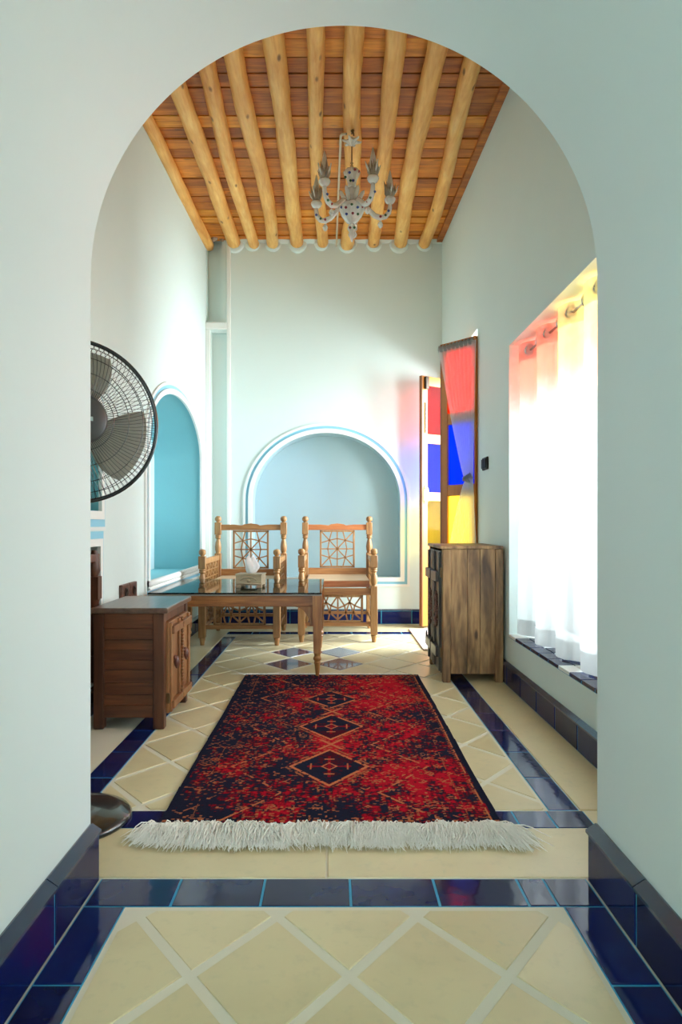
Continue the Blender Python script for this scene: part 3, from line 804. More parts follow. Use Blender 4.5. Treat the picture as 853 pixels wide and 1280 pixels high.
def rug(name, nx, ny):
    C = rug_pattern(nx, ny); rng = np.random.default_rng(1)
    xs = np.linspace(RX0, RX1, nx); ys = np.linspace(RY0, RY1, ny)
    X, Y = np.meshgrid(xs, ys)
    # slight waviness of the outline, pile height
    X = X + .004 * np.sin(Y * 4.0) * 1.0; Z = .0105 + .0012 * rng.random(X.shape)
    edge = (np.minimum(np.minimum(X - X.min(), X.max() - X), np.minimum(Y - RY0, RY1 - Y)) < .004); Z[edge] = .001
    co = np.stack([X, Y, Z], -1).reshape(-1, 3)
    i = np.arange(nx - 1)[None, :] + nx * np.arange(ny - 1)[:, None]; i = i.reshape(-1)
    q = np.stack([i, i + 1, i + nx + 1, i + nx], -1)
    me = bpy.data.meshes.new(name); me.vertices.add(len(co)); me.vertices.foreach_set('co', co.ravel())
    me.loops.add(q.size); me.loops.foreach_set('vertex_index', q.ravel().astype(np.int32))
    me.polygons.add(len(q)); me.polygons.foreach_set('loop_start', np.arange(0, q.size, 4, dtype=np.int32)); me.polygons.foreach_set('loop_total', np.full(len(q), 4, dtype=np.int32))
    me.update(); 
    at = me.color_attributes.new('pattern', 'FLOAT_COLOR', 'POINT')
    col = np.concatenate([np.clip(C.reshape(-1, 3), 0, 1), np.ones((nx * ny, 1))], 1).astype(np.float32)
    at.data.foreach_set('color', col.ravel())
    m, nt, b = nmat('knotted_wool_pile'); a = N(nt, 'ShaderNodeAttribute'); a.attribute_name = 'pattern'
    nt.links.new(a.outputs['Color'], b.inputs['Base Color']); b.inputs['Roughness'].default_value = .95; b.inputs['Specular IOR Level'].default_value = .03
    me.materials.append(m); o = bpy.data.objects.new(name, me); LK(o); return o
rg = tag(empty('rug', (0, 0, 0)), 'red and navy wool rug with three diamond medallions and white fringe', 'rug')
pile = rug('pile', 380, 720); pile.parent = rg
def fringe(name, y, dirn, length, n, spread, parent):
    random.seed(int(y * 100)); mb = MB(); x0, x1 = RX0 - .005, RX1 + .005
    tufts = [(random.random(), random.uniform(-.05, .05), random.uniform(.65, 1.15), random.uniform(.3, 1.0)) for _ in range(max(8, n // 28))]
    for k in range(n):
        tu, ta, tl, th_ = random.choice(tufts); u = min(1, max(0, tu + random.gauss(0, .011))); x = x0 + (x1 - x0) * u
        out = (u - .5) * 2; L = length * tl * random.uniform(.55, 1.08)
        ax = out ** 7 * spread + ta * .9 + random.gauss(0, .028); z0 = .006; hh = random.uniform(.06, .30) * th_ * length * .9
        dy = dirn * L; pts = []; ph = random.uniform(0, 6.3)
        for s_ in range(6):
            t = s_ / 5
            pts.append((x + ax * t + .007 * math.sin(t * 6 + ph) * t, y + dy * t + .006 * math.sin(ph + t * 5) * t, z0 + hh * math.sin(PI * min(1, t * 1.02)) * (1 - .25 * t) + .0025))
        r = random.uniform(.0011, .0019); mb.tube(pts, [r, r * 1.3, r * 1.3, r * 1.2, r, r * .5], 3)
    # curly hairs standing up behind the front row
    tag(mb.build(name, FRINGE, parent, smooth=True), 'thick ivory wool fringe', kind='stuff')
fringe('fringe', RY0 + .006, -1, .150, 6500, .03, rg)
fringe('fringe', RY1 - .004, 1, .035, 900, .01, rg)

# pale patterned mat by the garden door
mt_ = tag(empty('door_mat', (.885, 5.92, 0)), 'small pale patterned runner lying at the garden door behind the smoked cabinet', 'mat')
def mat_mat():
    m, nt, b = nmat('faded_mat_weave'); v = coords(nt, rnd=False)
    vo = N(nt, 'ShaderNodeTexVoronoi', feature='F1', distance='MANHATTAN'); nt.links.new(v, vo.inputs['Vector']); vo.inputs['Scale'].default_value = 9; vo.inputs['Randomness'].default_value = .15
    col = ramp(nt, vo.outputs['Distance'], [(.25, (.30, .20, .33)), (.36, (.62, .55, .50)), (.6, (.70, .64, .60))])
    nt.links.new(mixc(nt, ramp(nt, noi(nt, v, 14, 3), [(.4, (0, 0, 0)), (.7, (.5, .5, .5))]), col, (.45, .20, .22)), b.inputs['Base Color']); b.inputs['Roughness'].default_value = .9
    return m
MB().box(-.13, .13, -.50, .50, .002, .010).build('weave', mat_mat(), mt_, bevel=.002)
for s in (-1, 1): MB().box(s * .152 - .022, s * .152 + .022, -.54, .54, .002, .012).build('border', plain('mat_border', (.52, .40, .34), .9), mt_, bevel=.002)
for s in (-1, 1): MB().box(-.13, .13, s * .52 - .02, s * .52 + .02, .002, .012).build('border', plain('mat_border', (.52, .40, .34), .9), mt_, bevel=.002)

# ------------------------------------------------------------------ armchair
def post(x, y, H_, kind, parent):
    p = MB(); w_ = .029
    p.lathe([(.017, 0), (.021, .03), (.026, .055), (.022, .065)], 14, c=(x, y, 0))
    if kind == 'front':
        p.box(x - w_, x + w_, y - w_, y + w_, .065, .475)
        p.lathe([(.026, .475), (.020, .485), (.027, .50), (.030, .525), (.026, .56), (.019, .585), (.019, .592), (.028, .60), (.028, .606), (.022, .611), (.028, .617), (.028, .625), (.02, .632)], 16, c=(x, y, 0))
        p.box(x - w_, x + w_, y - w_, y + w_, .632, .735)
        p.lathe([(.018, .735), (.017, .742), (.027, .749), (.030, .762), (.029, .778), (.020, .790), (.004, .793)], 16, c=(x, y, 0))
    else:
        p.box(x - w_, x + w_, y - w_, y + w_, .065, .725)
        p.lathe([(.026, .725), (.022, .735), (.028, .755), (.030, .785), (.026, .82), (.018, .85), (.018, .862), (.028, .868), (.028, .875), (.021, .880), (.028, .887), (.027, .894), (.02, .90)], 16, c=(x, y, 0))
        p.box(x - w_, x + w_, y - w_, y + w_, .90, 1.015)
        p.lathe([(.018, 1.015), (.017, 1.024), (.027, 1.031), (.031, 1.045), (.029, 1.060), (.018, 1.072), (.004, 1.075)], 16, c=(x, y, 0))
    auto(p.build('post', CHAIRW, parent, bevel=.003, seg=1), 32)
def star_lattice(mb, cx, cz, hw, hh, off, t=.014, wd=.011, plane='xz'):
    def L(a, b): mb.bar((cx + a[0] * hw, cz + a[1] * hh), (cx + b[0] * hw, cz + b[1] * hh), wd, t, plane, off)
    v = [(0, .60), (.50, .50), (.60, 0), (.50, -.50), (0, -.60), (-.50, -.50), (-.60, 0), (-.50, .50)]
    for i in range(8): L(v[i], v[(i + 1) % 8])
    for a in ((0, 1), (1, 1), (1, 0), (1, -1)): L((-a[0], -a[1]), a)
    for sx in (-1, 1):
        for sz in (-1, 1):
            L((sx * .5, sz * .5), (sx * .36, sz)); L((sx * .5, sz * .5), (sx, sz * .36))
def armchair(loc, label, toprail):
    c = tag(empty('armchair', loc), label, 'chair', 'lattice armchairs against the back wall')
    W, D = .307, .77
    for s in (-1, 1):
        post(s * W, 0, .79, 'front', c); post(s * W, D, 1.07, 'back', c)
    # crest rail, wavy top
    top = [(-W + .02, .995)]
    prof = [(-.28, .995), (-.16, .995), (-.11, .990), (-.085, .987), (-.06, .998), (0, 1.006), (.06, .998), (.085, .987), (.11, .990), (.16, .995), (.28, .995)]
    poly = [(x, z) for x, z in prof] + [(.28, .942), (-.28, .942)]
    MB().prism(poly, D - .013, D + .013, 'y').build('crest_rail', toprail, c, bevel=.003)
    MB().box(-.28, .28, D - .013, D + .013, .515, .58).build('back_rail', CHAIRX, c, bevel=.004)
    # back lattice
    p = MB(); hw, z0, z1 = .168, .583, .940
    for s in (-1, 1): p.box(s * (hw - .009) - .009, s * (hw - .009) + .009, D - .010, D + .010, z0, z1)
    p.box(-hw, hw, D - .010, D + .010, z1 - .016, z1); p.box(-hw, hw, D - .010, D + .010, z0, z0 + .016)
    p.build('lattice_frame', CHAIRW, c, bevel=.002, seg=1)
    p = MB(); star_lattice(p, 0, (z0 + z1) / 2, hw - .016, (z1 - z0) / 2 - .014, D); p.build('back_lattice', CHAIRX, c)
    # seat
    MB().box(-.272, .272, .032, D - .02, .472, .520).build('seat', SEATW, c, bevel=.008)
    tag(MB().box(-.270, .270, .022, .034, .463, .515).build('seat_edge', CHAIRR, c, bevel=.004), 'reddish front edge of the seat')
    MB().box(-.28, .28, -.015, .017, .398, .456).build('front_rail', CHAIRX, c, bevel=.004)
    MB().box(-.28, .28, D - .015, D + .017, .398, .456).build('rear_rail', CHAIRX, c, bevel=.004)
    for s in (-1, 1): MB().box(s * W - .015, s * W + .015, .03, D - .03, .398, .456).build('side_rail', CHAIRW, c, bevel=.004)
    # front lattice below the seat
    hw, z0, z1 = .215, .170, .398; p = MB()
    for s in (-1, 1): p.box(s * (hw - .010) - .010, s * (hw - .010) + .010, -.010, .010, z0, z1)
    p.box(-hw, hw, -.010, .010, z1 - .018, z1); p.box(-hw, hw, -.010, .010, z0, z0 + .014)
    p.build('lattice_frame', CHAIRW, c, bevel=.002, seg=1)
    p = MB(); p.box(-.007, .007, -.008, .008, z0, z1)
    for s in (-1, 1):
        cx = s * .100; a = .094; b = (z1 - z0) / 2 - .015; cz = (z0 + z1) / 2
        def L(q, r): p.bar((cx + q[0] * a, cz + q[1] * b), (cx + r[0] * a, cz + r[1] * b), .012, .014, 'xz', 0)
        L((-1, 1), (-.45, .25)); L((1, 1), (.45, .25)); L((-.45, .25), (0, .55)); L((.45, .25), (0, .55)); L((0, .55), (-.2, 1)); L((0, .55), (.2, 1))
        L((-.45, .25), (-1, .05)); L((.45, .25), (1, .05)); L((-.45, .25), (-.35, -.35)); L((.45, .25), (.35, -.35)); L((-.35, -.35), (.35, -.35))
        L((-.35, -.35), (-1, -.9)); L((.35, -.35), (1, -.9)); L((-.35, -.35), (-.2, -1)); L((.35, -.35), (.2, -1)); L((0, .55), (-.35, -.35)); L((0, .55), (.35, -.35))
    p.build('front_lattice', CHAIRX, c)
    MB().box(-.285, .285, -.014, .014, .135, .168).build('stretcher', CHAIRX, c, bevel=.003)
    MB().box(-.285, .285, D - .012, D + .012, .135, .165).build('stretcher', CHAIRX, c, bevel=.003)
    for s in (-1, 1):
        x = s * W
        MB().box(x - .014, x + .014, .028, D - .028, .135, .165).build('stretcher', CHAIRW, c, bevel=.003)
        MB().box(x - .018, x + .018, .028, D - .028, .665, .71).build('arm_rail', CHAIRW, c, bevel=.005)
        p = MB(); y0, y1, z0, z1 = .06, D - .06, .478, .668
        p.box(x - .010, x + .010, y0 - .032, y0, .478, .668); p.box(x - .010, x + .010, y1, y1 + .032, .478, .668)
        nn = 9; st = (y1 - y0) / nn
        for k in range(nn + 1): p.box(x - .008, x + .008, y0 + k * st - .006, y0 + k * st + .006, z0, z1)
        for k in range(4): p.box(x - .008, x + .008, y0, y1, z0 + k * .0625 - .004, z0 + k * .0625 + .008)
        for k in range(nn):
            for j in range(3):
                cy, cz = y0 + (k + .5) * st, z0 + (j + .5) * .0625
                if (k + j) % 2: p.bar((cy - st / 2, cz - .028), (cy + st / 2, cz + .028), .010, .013, 'yz', x)
                else: p.bar((cy - st / 2, cz + .028), (cy + st / 2, cz - .028), .010, .013, 'yz', x)
        p.build('side_lattice', CHAIRW, c)
        p = MB(); cells = 3; st = (D - .08) / cells
        for k in range(cells): star_lattice(p, .04 + (k + .5) * st, .283, st / 2, .112, x, plane='yz')
        p.build('lower_side_lattice', CHAIRW, c)
    return c
armchair((-.773, 5.62, 0), 'carved lattice armchair on the left, partly behind the tissue box', CHAIRX)
armchair((.037, 5.78, 0), 'carved lattice armchair on the right with reddish crest rail', CHAIRR)

# ------------------------------------------------------------------ coffee table
tb = tag(empty('coffee_table', (-.64, 4.985, 0)), 'low wooden coffee table with glass top and turned legs', 'table')
TX, TY = .565, .565
MB().box(-TX, TX, -TY, TY, .544, .554).build('glass_top', TABGL, tb, bevel=.002)
MB().box(-TX + .003, TX - .003, -TY + .003, TY - .003, .534, .5435).build('top_board', wood('table_board_wood', (.16, .15, .12), (.24, .23, .19), (.30, .29, .24), 'x', .8, .35), tb)
for s in (-1, 1):
    MB().box(-TX + .02, TX - .02, s * (TY - .028) - .014, s * (TY - .028) + .014, .462, .534).build('apron', TABLEW, tb, bevel=.004)
    MB().box(s * (TX - .028) - .014, s * (TX - .028) + .014, -TY + .03, TY - .03, .462, .534).build('apron', wood('table_side_wood', (.09, .025, .005), (.31, .11, .022), (.50, .23, .06), 'y', .9, .4), tb, bevel=.004)
for sx in (-1, 1):
    for sy in (-1, 1):
        x, y = sx * (TX - .030), sy * (TY - .030); p = MB()
        # tapered square upper, turned ankle
        vs = []; 
        for hw, z in ((.030, .534), (.030, .46), (.024, .16)):
            vs += [(x - hw, y - hw, z), (x + hw, y - hw, z), (x + hw, y + hw, z), (x - hw, y + hw, z)]
        fs = [(0, 1, 2, 3), (8, 9, 10, 11)]
        for a in (0, 4): fs += [(a + k, a + (k + 1) % 4, a + 4 + (k + 1) % 4, a + 4 + k) for k in range(4)]
        p.add(vs, fs)
        p.lathe([(.011, .0125 if (sx > 0 and sy < 0) else 0), (.019, .085), (.023, .098), (.018, .106), (.026, .116), (.027, .128), (.020, .140), (.021, .150), (.024, .162)], 16, c=(x, y, 0))
        auto(p.build('leg', TABLEZ, tb), 32)
        # curved corner brackets
        for ax in (0, 1):
            pts = [(0, 0)]
            for k in range(9):
                a = PI / 2 * k / 8; pts.append((.115 * (1 - math.sin(a)), -.115 * (1 - math.cos(a)) - 0))
            pts = [(0, 0), (.125, 0)] + [(.125 - .10 * math.sin(PI / 2 * k / 6) - .0, -.125 * (1 - math.cos(PI / 2 * k / 6))) for k in range(1, 7)] + [(0, -.125)]
            if ax == 0: P = [(x - sx * (.025 + u), .462 + v) for u, v in pts]; MB().prism(P, y - .010, y + .010, 'y').build('bracket', TABLEZ, tb)
            else: P = [(y - sy * (.025 + u), .462 + v) for u, v in pts]; MB().prism(P, x - .010, x + .010, 'x').build('bracket', TABLEZ, tb)
# tissue box
tx = tag(empty('tissue_box', (-.585, 4.84, .554), R(-6)), 'pale carved wooden tissue box with a white tissue on the glass table', 'tissue box')
b_ = MB(); b_.box(-.092, .092, -.075, .075, .018, .088)
for sx in (-1, 1):
    for sy in (-1, 1): b_.box(sx * .075 - .017, sx * .075 + .017, sy * .06 - .015, sy * .06 + .015, 0, .018)
b_.build('box', BOXW, tx, bevel=.003)
MB().box(-.096, .096, -.079, .079, .088, .097).build('lid', BOXW, tx, bevel=.003)
p = MB()
pts = [(.055 * math.cos(a), .050 + .022 * math.sin(a)) for a in [PI * k / 10 for k in range(11)]]
p.tube([(a_, -.077, z_) for a_, z_ in pts], .004, 6); p.tube([(-.085, -.077, .028), (.085, -.077, .028)], .004, 6); p.lathe([(.001, 0), (.012, .002), (.010, .006), (.001, .007)], 12, c=(0, -.075, .05), M=Matrix.Rotation(R(90), 4, 'X'))
p.build('carving', BOXW, tx, smooth=True)
random.seed(9); vs = []; fs = []; nu, nz = 20, 14
for j in range(nz + 1):
    t = j / nz; r = .022 + .028 * math.sin(PI * min(1, t * 1.1)) * (1 - .35 * t); z = .095 + .125 * t
    for i in range(nu):
        a = 2 * PI * i / nu; q = r * (1 + .28 * math.sin(3 * a + t * 2) + .14 * math.sin(7 * a + t * 6)) * (1 if t < .9 else .6)
        vs.append((q * math.cos(a) + .006 * math.sin(t * 6), q * math.sin(a) * .6, z + .016 * math.sin(2 * a + 1) * t))
for j in range(nz):
    for i in range(nu): fs.append((j * nu + i, j * nu + (i + 1) % nu, (j + 1) * nu + (i + 1) % nu, (j + 1) * nu + i))
MB().add(vs, fs).build('tissue', TISSUE, tx, smooth=True)

# ------------------------------------------------------------------ left chest (dark red-brown)
lc = tag(empty('wooden_chest', (-.99, 3.585, 0)), 'dark red-brown low wooden cabinet with two carved doors by the left wall', 'cabinet')
x0, x1, y0, y1 = -.180, .165, -.265, .275
for sx, xx in ((0, x0), (1, x1)):
    for sy, yy in ((0, y0), (1, y1)):
        a = xx if sx == 0 else xx - .055; b = a + .055 if sx else a + .05; c_ = yy if sy == 0 else yy - .05
        MB().box(a, b, c_, c_ + .05, 0, .565).build('post', LCABZ, lc, bevel=.005)
MB().box(x0 - .012, x1 + .02, y0 - .012, y1 + .012, .565, .592).build('top', LCABT, lc, bevel=.006)
MB().box(x0 + .05, x1 - .055, y0 + .006, y0 + .04, .49, .565).build('rail', LCABX, lc, bevel=.003)
MB().box(x0 + .05, x1 - .055, y0 + .006, y0 + .04, .055, .115).build('rail', LCABX, lc, bevel=.003)
zs = [.115, .165, .225, .285, .335, .385, .435, .49]
for a, b in zip(zs[:-1], zs[1:]): MB().box(x0 + .045, x1 - .05, y0 + .016 + random.uniform(0, .0015), y0 + .04, a + .0006, b - .0006).build('plank', LCABX, lc, bevel=.002)
MB().box(x0 + .05, x1 - .055, y1 - .03, y1 - .01, .06, .565).build('side_panel', LCABX, lc)
MB().box(x0 + .006, x0 + .02, y0 + .05, y1 - .05, .06, .565).build('back_panel', LCABX, lc)
MB().box(x0 + .02, x1 - .03, y0 + .04, y1 - .03, .06, .08).build('bottom_panel', LCABX, lc)
MB().box(x1 - .045, x1 - .008, y0 + .05, y1 - .05, .515, .565).build('front_rail', LCABZ, lc, bevel=.003)
dw = (y1 - y0 - .09) / 2
for k in range(2):
    a = y0 + .045 + k * dw + .004; b = a + dw - .008
    d = MB().box(x1 - .012, x1 + .014, a, b, .065, .515).build('door', LDOOR, lc, bevel=.004)
    for z in (.085, .455): MB().box(x1 + .012, x1 + .038, a + .008, b - .008, z, z + .038).build('batten', LDOOR, d, bevel=.004)
    for y in (a + .004, b - .034): MB().box(x1 + .012, x1 + .026, y, y + .03, .07, .51).build('stile', LDOOR, d, bevel=.004)
    m_ = MB(); m_.lathe([(.004, -.035), (.012, -.015), (.016, .0), (.010, .02), (.004, .03)], 10, c=(x1 + .026, (a + b) / 2, .30)); m_.lathe([(.010, .0), (.014, .008), (.006, .016)], 10, c=(x1 + .012, (a + b) / 2, .32), M=Matrix.Rotation(R(90), 4, 'Y'))
    m_.build('knob', CARVE, d, smooth=True)
    MB().box(x1 - .010, x1 + .016, a - .006, a + .004, .115, .165).build('hinge', CHAIN, d)
mb = MB()
for k in range(26): mb.lathe([(.003, -.010), (.009, -.004), (.009, .004), (.003, .010)], 8, c=(x1 + .030, y0 + .045 + dw, .09 + k * .0165))
mb.build('carved_strip', LDOOR, lc, smooth=True)

# ------------------------------------------------------------------ right smoked cabinet
rc = tag(empty('tall_cabinet', (.885, 4.60, 0)), 'pale smoke-stained wooden cabinet with two charred rosette doors by the right wall', 'cabinet')
x0, x1, y0, y1 = -.195, .187, -.30, .30
MB().box(x0 - .012, x1, y0 - .006, y1 + .006, .842, .862).build('top', RCABZ, rc, bevel=.004)
for sx in (x0, x1 - .05):
    for sy in (y0, y1 - .05): MB().box(sx, sx + .05, sy, sy + .05, 0, .842 if sx == x0 else .842).build('post', RCABZ, rc, bevel=.004)
xs = [x0 + .05, x0 + .155, x0 + .235, x1 - .05]
for a, b in zip(xs[:-1], xs[1:]): MB().box(a + .001, b - .001, y0 + .003 + random.uniform(0, .003), y0 + .022, .055, .842).build('plank', RCABZ, rc, bevel=.002)
MB().box(x0 + .05, x1 - .05, y1 - .02, y1, .055, .842).build('side_panel', RCABZ, rc)
MB().box(x1 - .02, x1 - .004, y0 + .05, y1 - .05, .055, .842).build('back_panel', RCABZ, rc)
MB().box(x0 + .02, x1 - .02, y0 + .022, y1 - .02, .05, .07).build('bottom_panel', RCABZ, rc)
dw = (y1 - y0 - .07) / 2
for k in range(2):
    a = y0 + .05 + k * (dw - .0) + .004; b = a + dw - .018
    d = MB().box(x0 - .006, x0 + .016, a, b, .05, .828).build('door', RCABD, rc, bevel=.004)
    for z in (.15, .63): MB().box(x0 - .036, x0 - .004, a + .01, b - .01, z, z + .065).build('batten', RCABD, d, bevel=.005)
    MB().box(x0 - .018, x0 - .004, b - .035, b - .004, .06, .82).build('stile', RCABD, d, bevel=.003)
    MB().box(x0 - .018, x0 - .004, a + .004, a + .035, .06, .82).build('stile', RCABD, d, bevel=.003)
    mb = MB(); random.seed(k + 3); cy, cz = (a + b) / 2, .43
    for q in range(46):
        rr = math.sqrt(random.random()); an = random.random() * 2 * PI; r = random.uniform(.009, .015)
        mb.lathe([(r * .2, -r * .5), (r, -.1 * r), (r * .8, r * .6), (r * .1, r * .9)], 7, c=(x0 - .014, cy + rr * .062 * math.cos(an), cz + rr * .125 * math.sin(an)), M=Matrix.Rotation(R(-90), 4, 'Y'))
    tag(mb.build('rosette', CARVE, d, smooth=True), 'oval carved rosette of reddish flowers')
    mb = MB(); mb.tube([(x0 - .03, b - .03 + .0 + .022 * math.cos(t_), .17 + .030 * math.sin(t_) + .045) for t_ in [2 * PI * q / 14 for q in range(14)]], .004, 6, closed=True)
    mb.build('ring_pull', BRONZE, d, smooth=True)
    for z in (.15, .66): MB().box(x0 - .010, x0 + .004, a - .006, a + .006, z, z + .06).build('hinge', CHAIN, d)

# ------------------------------------------------------------------ pedestal fan
fn = tag(empty('pedestal_fan', (-.895, 2.30, 0)), 'black pedestal fan with wire guard standing behind the left passage wall', 'fan')
MB().lathe([(.205, .0), (.208, .008), (.200, .018), (.16, .034), (.10, .046), (.05, .058), (.035, .075), (.022, .09)], 48).build('base', BLACK, fn, smooth=True)
MB().lathe([(.016, .08), (.016, .62), (.022, .63), (.022, .68), (.012, .69), (.012, 1.22)], 16).build('pole', DGREY, fn, smooth=True)
th = R(34)
MF = Matrix.Translation((.065, -.085, 1.335)) @ Matrix.Rotation(th, 4, 'Z') @ Matrix.Rotation(R(90), 4, 'X')   # local +z -> towards room front
def fp(r, a, z): return MF @ Vector((r * math.cos(a), r * math.sin(a), z))
FR = .262
class FM(MB):
    pass
m_ = MB(); m_.lathe([(.03, -.17), (.055, -.15), (.062, -.09), (.058, -.045), (.03, -.04)], 24, M=MF); m_.tube([(0, 0, 1.2), (.0, 0, 1.30), tuple(MF @ Vector((0, -.02, -.11)))], .02, 10)
m_.build('motor_housing', DGREY, fn, smooth=True)
rim = MB(); rim.tube([fp(FR, 2 * PI * k / 72, 0) for k in range(72)], .007, 8, closed=True); rim.build('rim', BLACK, fn, smooth=True)
def guard(sign, name):
    g = MB(); NW = 96
    dep = .055 * sign; r0 = .075
    for k in range(NW):
        a = 2 * PI * k / NW; pts = []
        for j in range(7):
            t = j / 6; r = r0 + (FR - r0) * t
            pts.append(fp(r, a + .22 * sign * t, dep * math.sqrt(max(0, 1 - t ** 3.2))))
        g.tube(pts, .0010, 3)
    for rr in (.10, .15, .20, .235):
        t = (rr - r0) / (FR - r0)
        g.tube([fp(rr, 2 * PI * k / 64, dep * math.sqrt(max(0, 1 - t ** 3.2))) for k in range(64)], .0013, 4, closed=True)
    g.build(name, BLACK, fn, smooth=True)
guard(1, 'front_guard'); guard(-1, 'rear_guard')
MB().lathe([(.078, .050), (.080, .058), (.070, .064), (.004, .068)], 32, M=MF).build('hub_cap', DGREY, fn, smooth=True)
bg_ = MB(); bg_.box(-.030, .030, -.007, .007, .066, .070, M=MF); tag(bg_.build('badge', STEEL, fn), 'silver badge bar')
cl = MB(); cl.box(-.018, .018, FR - .006, FR + .022, -.014, .014, M=MF); cl.build('guard_clip', BLACK, fn, bevel=.003)
for k in range(3):
    vs = []; fs = []; nr, na = 9, 9; A0 = 2 * PI * k / 3 - .62
    for i in range(nr + 1):
        r = .045 + .185 * i / nr; wd = .55 + .85 * math.sin(PI * (.22 + .5 * i / nr))
        for j in range(na + 1):
            u = j / na - .5; vs.append(fp(r, A0 + wd * u + .25 * i / nr, .020 * -u * 2 + .004 * math.sin(u * 6)))
    for i in range(nr):
        for j in range(na): q = i * (na + 1) + j; fs.append((q, q + 1, q + na + 2, q + na + 1))
    o = MB().add(vs, fs).build('blade', BLADE, fn, smooth=True)
    sm = o.modifiers.new('thick', 'SOLIDIFY'); sm.thickness = .002

# ------------------------------------------------------------------ chandelier
CX, CY = .125, 4.63
ch = tag(empty('chandelier', (CX, CY, 3.0)), 'milky glass chandelier with five flame lights and painted flowers hanging from the beams', 'chandelier')
zc = ceil_z(CY) - .105
L0 = -3.0     # world z -> local
def cz_(z): return z + L0
# hook, star canopy
hk = MB(); hk.tube([(0, -.0, cz_(zc + .02)), (0.0, -.02, cz_(zc - .0)), (.012, -.03, cz_(zc + .0)), (.012, -.03, cz_(zc - .02))], .005, 6); hk.lathe([(.004, -.010), (.014, 0), (.004, .010)], 10, c=(.004, -.03, cz_(zc + .012)))
hk.build('hook', CHAIN, ch, smooth=True)
st = MB(); n = 12; vs = [(0, 0, cz_(zc - .005)), (0, 0, cz_(zc - .075))]
for k in range(n):
    a = 2 * PI * k / n + .2; r = .055 if k % 2 == 0 else .034; vs.append((r * math.cos(a), r * math.sin(a), cz_(zc - .045)))
for k in range(n):
    i, j = 2 + k, 2 + (k + 1) % n
    st.f.append((0, i, j)); st.f.append((1, j, i))
st.v = vs
for q in range(6):
    a = PI / 3 * q + .2; st.tube([(0.03 * math.cos(a), .03 * math.sin(a), cz_(zc - .045)), (.06 * math.cos(a), .06 * math.sin(a), cz_(zc - .040)), (.072 * math.cos(a), .072 * math.sin(a), cz_(zc - .035))], [.012, .008, .001], 6)
st.build('star_canopy', GLASS, ch)
z = zc - .075
top_body = 2.415 + 1.0
rod = MB().tube([(0, 0, cz_(z)), (0, 0, cz_(z - .10))], .004, 6); rod.build('rod', CHAIN, ch)
z -= .10; nl = 5; step = (z - top_body) / nl
for k in range(nl):
    zz_ = z - step * (k + .5); pts = []
    for q in range(12):
        a = 2 * PI * q / 12; u, v = .008 * math.cos(a), (step * .62) * math.sin(a)
        pts.append((u, 0, cz_(zz_ + v)) if k % 2 else (0, u, cz_(zz_ + v)))
    MB().tube(pts, .0022, 5, closed=True).build('chain_link', CHAIN, ch, smooth=True)
# central column
def glz(prof, nm, seg=16, flute=0, mat=GLASS):
    mb = MB(); vs = []; fs = []; n = len(prof)
    for r, z_ in prof:
        for k in range(seg):
            a = 2 * PI * k / seg; q = r * (1 + flute * math.cos(a * 8)); vs.append((q * math.cos(a), q * math.sin(a), cz_(z_)))
    for i in range(n - 1):
        for k in range(seg): fs.append((i * seg + k, i * seg + (k + 1) % seg, (i + 1) * seg + (k + 1) % seg, (i + 1) * seg + k))
    fs += [tuple(range(seg))[::-1], tuple((n - 1) * seg + k for k in range(seg))]
    return mb.add(vs, fs).build(nm, mat, ch, smooth=True)
Z = lambda d: top_body - d
glz([(.012, Z(0)), (.040, Z(.012)), (.056, Z(.028)), (.050, Z(.05)), (.034, Z(.08)), (.026, Z(.11)), (.030, Z(.125)), (.016, Z(.135))], 'vase', 32, .06)
glz([(.012, Z(.13)), (.040, Z(.148)), (.046, Z(.165)), (.030, Z(.18)), (.034, Z(.20)), (.040, Z(.225)), (.03, Z(.24))], 'hub', 32, .05)
glz([(.03, Z(.235)), (.075, Z(.25)), (.088, Z(.262)), (.082, Z(.29)), (.066, Z(.33)), (.040, Z(.365)), (.015, Z(.38))], 'bowl', 32, .05)
glz([(.010, Z(.375)), (.024, Z(.39)), (.030, Z(.415)), (.018, Z(.435)), (.024, Z(.455)), (.012, Z(.475)), (.004, Z(.50))], 'finial', 16, .05)
def dots(parent, pts):
    for q, (x, y_, z_) in enumerate(pts):
        mb = MB(); r = .0095; mb.lathe([(r * .2, -r), (r, -.3 * r), (r, .3 * r), (r * .2, r)], 8, c=(x, y_, z_)); mb.build('flower', (FL_R, FL_B, FL_G)[q % 3], parent, smooth=True)
random.seed(21)
dots(ch, [(.052 * math.cos(a), .052 * math.sin(a), cz_(Z(.035 + .02 * (i % 3)))) for i, a in enumerate([-1.2, -1.9, -2.6, -.5])] + [(.032 * math.cos(a), .032 * math.sin(a), cz_(Z(.10))) for a in (-1.3, -1.9)] +
     [(.083 * math.cos(a), .083 * math.sin(a), cz_(Z(.285 + .015 * (i % 2)))) for i, a in enumerate([-.6, -1.1, -1.6, -2.1, -2.6])] + [(.064 * math.cos(a), .064 * math.sin(a), cz_(Z(.335))) for a in (-.9, -1.5, -2.2)] + [(.03 * math.cos(a), .03 * math.sin(a), cz_(Z(.415))) for a in (-1, -2)])
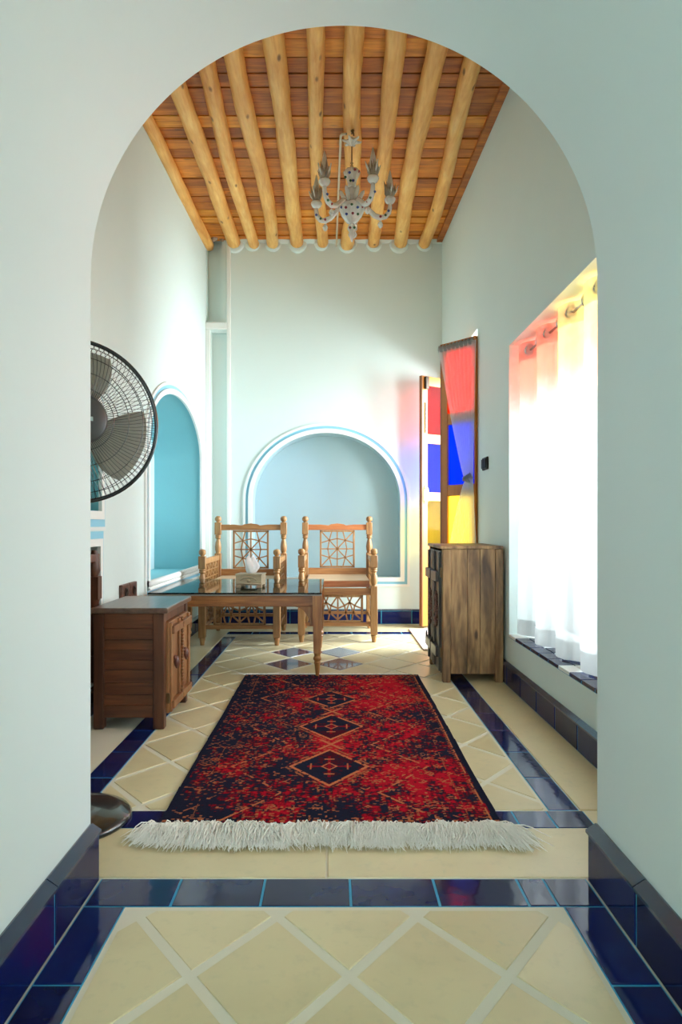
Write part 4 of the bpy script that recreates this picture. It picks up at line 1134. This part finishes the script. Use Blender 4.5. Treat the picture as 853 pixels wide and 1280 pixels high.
# petals round the hub
pt = MB()
for k in range(6):
    a = PI / 3 * k; c_, s_ = math.cos(a), math.sin(a)
    pt.tube([(.03 * c_, .03 * s_, cz_(Z(.235))), (.055 * c_, .055 * s_, cz_(Z(.20))), (.075 * c_, .075 * s_, cz_(Z(.165))), (.085 * c_, .085 * s_, cz_(Z(.15)))], [.012, .016, .013, .002], 8)
pt.build('petals', GLASS, ch, smooth=True)
def crystal_drop(parent, x, y_, z_):
    mb = MB(); mb.tube([(x, y_, z_ + .012), (x, y_, z_)], .0015, 5)
    mb.lathe([(.002, 0), (.014, -.010), (.019, -.024), (.014, -.040), (.002, -.050)], 8, c=(x, y_, z_)); return mb.build('drop', GLASS, parent)
for k in range(5):
    a = R(11 + 72 * k); c_, s_ = math.cos(a), math.sin(a)
    def P(r, zz): return (r * c_, r * s_, cz_(zz))
    pr = [(.06, 3.17), (.09, 3.165), (.125, 3.135), (.16, 3.105), (.20, 3.095), (.235, 3.105), (.26, 3.135), (.268, 3.17), (.268, 3.195)]
    arm = MB().tube([P(r, zz) for r, zz in pr], [.014, .016, .017, .018, .019, .018, .017, .015, .014], 10).build('arm', GLASS, ch, smooth=True)
    x, y_ = .268 * c_, .268 * s_
    mb = MB(); mb.lathe([(.010, cz_(3.190)), (.030, cz_(3.205)), (.040, cz_(3.225)), (.036, cz_(3.237)), (.018, cz_(3.235))], 16, c=(x, y_, 0)); mb.build('cup', GLASS, arm, smooth=True)
    mb = MB(); mb.lathe([(.016, cz_(3.23)), (.024, cz_(3.26)), (.026, cz_(3.30)), (.020, cz_(3.35)), (.010, cz_(3.395)), (.003, cz_(3.425))], 14, c=(x, y_, 0)); mb.build('flame_shade', FROST, arm, smooth=True)
    mb = MB(); random.seed(k)
    for q in range(16):
        b = 2 * PI * q / 16 + random.uniform(-.1, .1); hh = random.uniform(.06, .115); sp_ = random.uniform(.03, .048)
        mb.tube([(x + .018 * math.cos(b), y_ + .018 * math.sin(b), cz_(3.235)), (x + .031 * math.cos(b), y_ + .031 * math.sin(b), cz_(3.235 + hh * .5)), (x + sp_ * math.cos(b), y_ + sp_ * math.sin(b), cz_(3.235 + hh))], [.006, .0085, .001], 5)
    mb.build('leaves', LEAFM, arm, smooth=True)
    for q in range(3):
        b = a + (q - 1) * 1.6; tipx, tipy = x + .058 * math.cos(b), y_ + .058 * math.sin(b)
        MB().tube([(x + .02 * math.cos(b), y_ + .02 * math.sin(b), cz_(3.25)), (x + .045 * math.cos(b), y_ + .045 * math.sin(b), cz_(3.29)), (tipx, tipy, cz_(3.325))], [.004, .007, .003], 6).build('leaf_spray', GLASS, arm, smooth=True)
    dots(arm, [P(.268, 3.165) [:2] + (cz_(3.165),), (.26 * c_ - .017 * s_, .26 * s_ - .017 * abs(c_), cz_(3.14)), (.235 * c_, .235 * s_ - .017, cz_(3.108)), (.20 * c_, .20 * s_ - .019, cz_(3.095))])
    crystal_drop(arm, .20 * c_, .20 * s_, cz_(3.072))
# cable clipped along the beam
cbx = tag(MB().tube([(.085, 4.60, ceil_z(4.6) - .11), (.060, 4.64, ceil_z(4.64) - .09), (.052, 4.75, ceil_z(4.75) - .045), (.048, 5.2, ceil_z(5.2) - .015), (.040, 5.9, ceil_z(5.9) - .02), (.035, 6.5, ceil_z(6.5) - .03), (.03, YB - .02, ceil_z(YB) - .07)], .009, 8).build('electric_cable', CABLE, None, smooth=True),
    'ivory electric cable running along the ceiling beam to the chandelier', 'cable')
